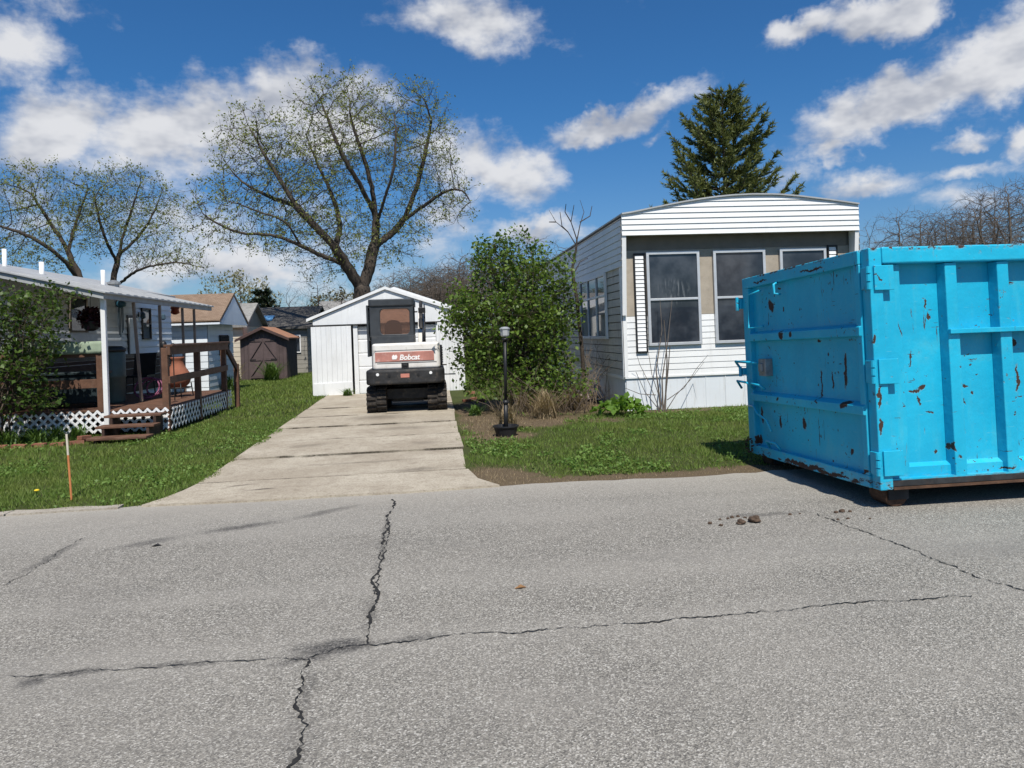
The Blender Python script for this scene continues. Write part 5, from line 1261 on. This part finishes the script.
strap_clump('weed_clump', 'low green weed on the bare dirt right of the excavator', (.75,14.6,0), 90, .2, .28, .03, M_strap)
# broad leaved green plant by the skirting
gp = at_g(622,415)
V = []
for _ in range(240):
    a = random.uniform(0,6.28); r = random.random()**.6*.42; V.append((gp.x+r*math.cos(a)*1.25, gp.y+r*math.sin(a)*.8, .04+.26*(1-(r/.5)**2)*random.uniform(.6,1)))
o = np_mesh('broadleaf_plant', leaf_quads(np.array(V), .13, 1.2, .02, .75), 4, leafmat('bright_leaves', (.075,.16,.018), (.16,.28,.04), .4), None, (gp.x,gp.y,0)); prop(o, 'low bright green broad-leaved plant at the corner of the pale skirting', 'plant')
# dry ornamental grass around the lamp post and bush
for (px, py, n, h, sp_, lab) in ((508,430,230,.42,.35,'tan dry grass tuft around the foot of the lamp post'), (545,418,320,.45,.55,'tan dry grass clump in front of the lilac bush'), (572,410,260,.45,.5,'tan dry grass clump between the lilac bush and the green plant'), (525,412,200,.4,.45,'tan dry grass clump just behind the lamp post')):
    p = at_g(px, py); strap_clump('dry_grass', lab, (p.x,p.y,0), n, h, sp_, .012, M_drygrass, 'dry grass', .35)
# bare saplings and brush
def sapling(name, label, loc, stems, mat, n=5):
    t = MB(); 
    for st_ in stems:
        t.tube(st_[0], st_[1], n, cap=False)
    o = t.build(name, mat, None, loc, smooth=True); prop(o, label, 'sapling'); return o
YD = 15.9
dead = [([at_y(585,400,YD), at_y(582,350,YD), at_y(577,300,YD), at_y(572,270,YD), at_y(576,250,YD+.1), at_y(577,238,YD+.1)], [.05,.045,.04,.034,.026,.018])]
for a in (((576,245),(568,232),(556,222),(549,210)), ((577,240),(580,225),(584,212),(580,200)), ((568,232),(562,226),(560,212)), ((577,240),(571,222),(574,205)), ((574,262),(566,252),(558,250)), ((580,222),(590,216),(592,206)), ((573,275),(580,262),(588,258)), ((556,222),(549,222)), ((571,222),(565,212),(566,204))):
    dead.append(([at_y(x, y, YD+.1+.12*i*random.uniform(-1,1)) for i, (x, y) in enumerate(a)], [.014-.0034*i for i in range(len(a))]))
sapling('dead_sapling', 'thin dead leafless sapling standing taller than the lilac bush by the trailer wall', (at_y(585,400,YD).x,YD,0), dead, M_bark)
YA = 13.75
sp0 = at_y(663,411,YA)
stl = []
for a in (((663,411),(662,380),(668,340),(672,300)), ((661,411),(656,370),(662,330),(660,300)), ((664,411),(668,370),(670,345)), ((660,411),(650,385),(640,365),(636,352)), ((666,411),(676,395),(692,378),(704,362)), ((660,411),(645,392),(636,372)), ((665,411),(667,360),(664,320)), ((656,395),(640,394),(625,388)), ((667,400),(684,388),(697,368),(708,355)), ((662,405),(652,375),(648,350))):
    stl.append(([at_y(x, y, YA+.1*i*random.uniform(-1,1)) for i, (x, y) in enumerate(a)], [.018,.013,.008,.004][:len(a)] if a[0][0] in (661,663,664,665) else [.009,.007,.005,.003][:len(a)]))
sapling('bare_sapling', 'bare multi-stemmed sapling growing in front of the first trailer window', (sp0.x,YA,0), stl, M_barkgrey)
stl = []
bb = at_g(604,404)
for _ in range(46):
    a = random.gauss(0,.34); l = random.uniform(.5,1.5); y = bb.y+random.uniform(-.3,.6); x = bb.x+random.uniform(-.6,.35)
    pts = [(x,y,0),(x+l*.4*a+random.gauss(0,.03),y+random.gauss(0,.05),l*.5),(x+l*a,y+random.gauss(0,.12),l)]; stl.append((pts,[.008,.006,.002]))
    for _ in range(3): q = Vector(pts[1]).lerp(Vector(pts[2]), random.random()); stl.append(([q, q+Vector((random.gauss(0,.15),random.gauss(0,.1),random.uniform(.05,.25)))],[.004,.0015]))
sapling('dry_brush', 'tangle of dry bare brush against the corner of the trailer', (bb.x,bb.y,0), stl, M('dry_stalks', (.25,.19,.13), .9, .3, 6, 30, .2), 4)
stl = []
cb_ = Vector((1.7,14.2,0))
for _ in range(60):
    x = cb_.x+random.uniform(-.55,1.3); y = cb_.y+random.uniform(-.4,.6); a = random.gauss(0,.6); l = random.uniform(.4,1.3)
    stl.append(([(x,y,0),(x+a*l*.4,y-.1,l*.45),(x+a*l,y+random.gauss(0,.2),l*random.uniform(.5,.9))],[.010,.007,.002]))
sapling('dead_twigs', 'dead grey twigs arching out under the lilac bush', (cb_.x,cb_.y,0), stl, M_stem, 4)

# lamp post in its black pot
lp = thing('lamp_post', 'slim black garden lamp post with pale lantern, standing in a black pot', 'lamp post', (1.06,11.5,0))
b = MB(); b.tube([(1.06,11.5,.05),(1.07,11.5,.5)], .034, 12); b.tube([(1.07,11.5,.5),(1.095,11.5,1.52)], .026, 12); b.lathe([(.045,0),(.05,.02),(.035,.06)], 12, (1.07,11.5,.5)); b.lathe([(.04,0),(.055,.03),(.04,.05)], 12, (1.094,11.5,1.48)); b.build('pole', M_black, lp, smooth=True)
b = MB(); b.lathe([(.045,0),(.065,.02),(.075,.11),(.08,.115)], 6, (1.096,11.5,1.545)); b.build('lantern', M('frosted_lantern', (.42,.43,.43), .3, .1), lp)
b = MB(); b.lathe([(.085,0),(.085,.012),(.05,.035),(.02,.04)], 6, (1.096,11.5,1.662)); b.build('cap', M('lantern_cap', (.30,.31,.32), .4, .1), lp)
b = MB(); b.lathe([(.15,0),(.19,.14),(.205,.145),(.205,.165),(.18,.165),(.16,.11),(.02,.11)], 20, (1.06,11.5,.0)); b.build('pot', M('black_plastic_pot', (.022,.022,.024), .5, .3), lp, smooth=False)

# marker stake, bricks, clods, stones
sk = thing('marker_stake', 'thin orange marker stake with white top leaning in the left lawn', 'stake', (-3.88,8.29,0))
sb = Vector((-3.88,8.29,-.05)); tp_ = at_y(66.5,434,8.36)
b = MB(); b.tube([sb, sb.lerp(tp_, .7)], .011, 8); b.build('stake', M('orange_stake', (.55,.20,.07), .7, .2), sk); b = MB(); b.tube([sb.lerp(tp_, .7), tp_], .0112, 8); b.build('tip', M('pale_tip', (.62,.55,.45), .7, .2), sk)
M_brick = M('old_red_brick', (.25,.105,.065), .9, .3, 8, 50, .5, dirt=(.35,.26,.19), dirt_amt=.5)
bk = None
for i, (x, y, a, z) in enumerate(((-5.92,13.35,.2,0), (-6.02,13.1,.6,0), (-5.95,13.22,1.2,.065), (-6.25,12.95,.1,0), (-6.55,12.98,-.1,0), (-6.85,12.95,.05,0), (-7.15,12.97,.0,0), (-7.45,12.95,.1,0))):
    if bk is None:
        m_ = MB(); m_.box(-.105,.105,-.05,.05,0,.065); bk = m_.build('brick', M_brick, bevel=.006); o = bk
    else: o = bk.copy(); COL.objects.link(o)
    o.location = (x,y,z-.005); o.rotation_euler = (random.uniform(-.06,.06),random.uniform(-.06,.06),a)
    prop(o, 'old red brick piled loose beside the wooden steps' if i < 3 else 'old red brick edging the daylily bed along the deck', 'brick', group='bricks by the steps' if i < 3 else 'bricks edging the daylily bed')
for i, (px, py, a) in enumerate(((468,404,.3), (475,402,1.1), (482,404,.7), (472,398,.2))):
    o = bk.copy(); COL.objects.link(o); p = at_g(px, py); o.location = (p.x,p.y+.6,-.004 if i < 3 else .055); o.rotation_euler = (0,0,a); prop(o, 'old red brick lying in the dirt right of the excavator', 'brick', group='bricks right of the excavator')
M_clod = M('dry_clay', (.085,.056,.038), .95, .35, 20, 60, .8, dirt=(.17,.125,.085), dirt_amt=.6)
def lump(name, mat, label, cat, loc, r, group=None, seed=0, flat=.7):
    bm = bmesh.new(); bmesh.ops.create_icosphere(bm, subdivisions=3, radius=1); sv = Vector((seed*3.1,seed*1.7,seed))
    for v in bm.verts:
        k = 1+.38*mnoise.noise(v.co*1.6+sv)+.18*mnoise.noise(v.co*4.5+sv); v.co = Vector((v.co.x*k*r[0], v.co.y*k*r[1], max(-.15*r[2], v.co.z*k*r[2])))
    me = bpy.data.meshes.new(name); bm.to_mesh(me); bm.free(); me.materials.append(mat); o = bpy.data.objects.new(name, me); COL.objects.link(o); o.location = loc
    prop(o, label, cat, group); return o
for i, (px, py, r, lab) in enumerate(((755,522,.062,'largest lump of dry mud on the road in front of the dumpster'), (741,524,.045,'flat dark lump of mud just left of the largest lump'), (721,526,.02,'small crumb of mud at the left end of the scattered mud'), (842,512,.03,'lump of mud on the road close to the dumpster roller'), (790,515,.018,'small crumb of mud between the lumps and the dumpster'), (710,524,.022,None), (732,518,.02,None), (738,517,.018,None), (745,518,.016,None), (728,519,.016,None), (836,513,.022,None), (850,512,.018,None), (848,519,.016,None), (838,520,.014,None), (720,520,.015,None), (870,519,.013,None), (800,514,.012,None))):
    p = at_g(px, py, .004); lump('mud_clod', M_clod, lab or 'tiny crumb of dry mud scattered on the road near the dumpster', 'mud clod', p + Vector((0,0,r*.25)), (r*.8, r*.72, r*.6), 'mud crumbs on the road', i)
M_leafdry = M('dry_leaf', (.26,.14,.06), .8, .3, 20, 60)
for px, py, lab in ((520,588,'dry brown leaf lying alone in the middle of the road'), (156,546,'small dark fragment on the left part of the road')):
    p = at_g(px, py, .006); m_ = MB(); a = random.random()*3
    m_.add([(p.x-.035,p.y,p.z),(p.x,p.y-.02,p.z+.012),(p.x+.04,p.y+.005,p.z+.003),(p.x+.005,p.y+.022,p.z+.016)], [(0,1,2,3)]); o = single(m_, 'dry_leaf', M_leafdry if px > 300 else M_black, lab, 'leaf', p); o.modifiers.new('thick','SOLIDIFY').thickness = .003
M_stone = M('pale_pinkish_stone', (.42,.35,.33), .85, .2, 8, 50, .4)
for i, (dx, dy, dz_, r) in enumerate(((0,0,.08,.16), (.22,.1,.07,.13), (-.2,.05,.07,.14), (.05,.1,.27,.13), (-.12,-.12,.05,.09), (.2,-.14,.05,.09))):
    p = at_g(596,402); lump('rubble_stone', M_stone, 'pale pinkish stone in the heap beside the trailer corner', 'stone', (p.x+dx,p.y+dy+.3,dz_), (r,r*.8,r*.7), 'stone heap by the trailer corner', 20+i)
dd = at_g(29,502)
dn = thing('dandelion', 'yellow dandelion in the grass near the left kerb', 'flower', (dd.x,dd.y+.15,0))
b = MB(); b.tube([(dd.x,dd.y+.15,0),(dd.x+.01,dd.y+.14,.09)], .004, 5); b.build('stem', M_strap, dn); b = MB(); b.lathe([(.006,-.01),(.026,.0),(.024,.008),(.008,.014)], 12, (dd.x+.01,dd.y+.14,.092)); b.build('flower_head', M('dandelion_yellow', (.75,.55,.03), .7, .1), dn)

for im in list(bpy.data.images): pass
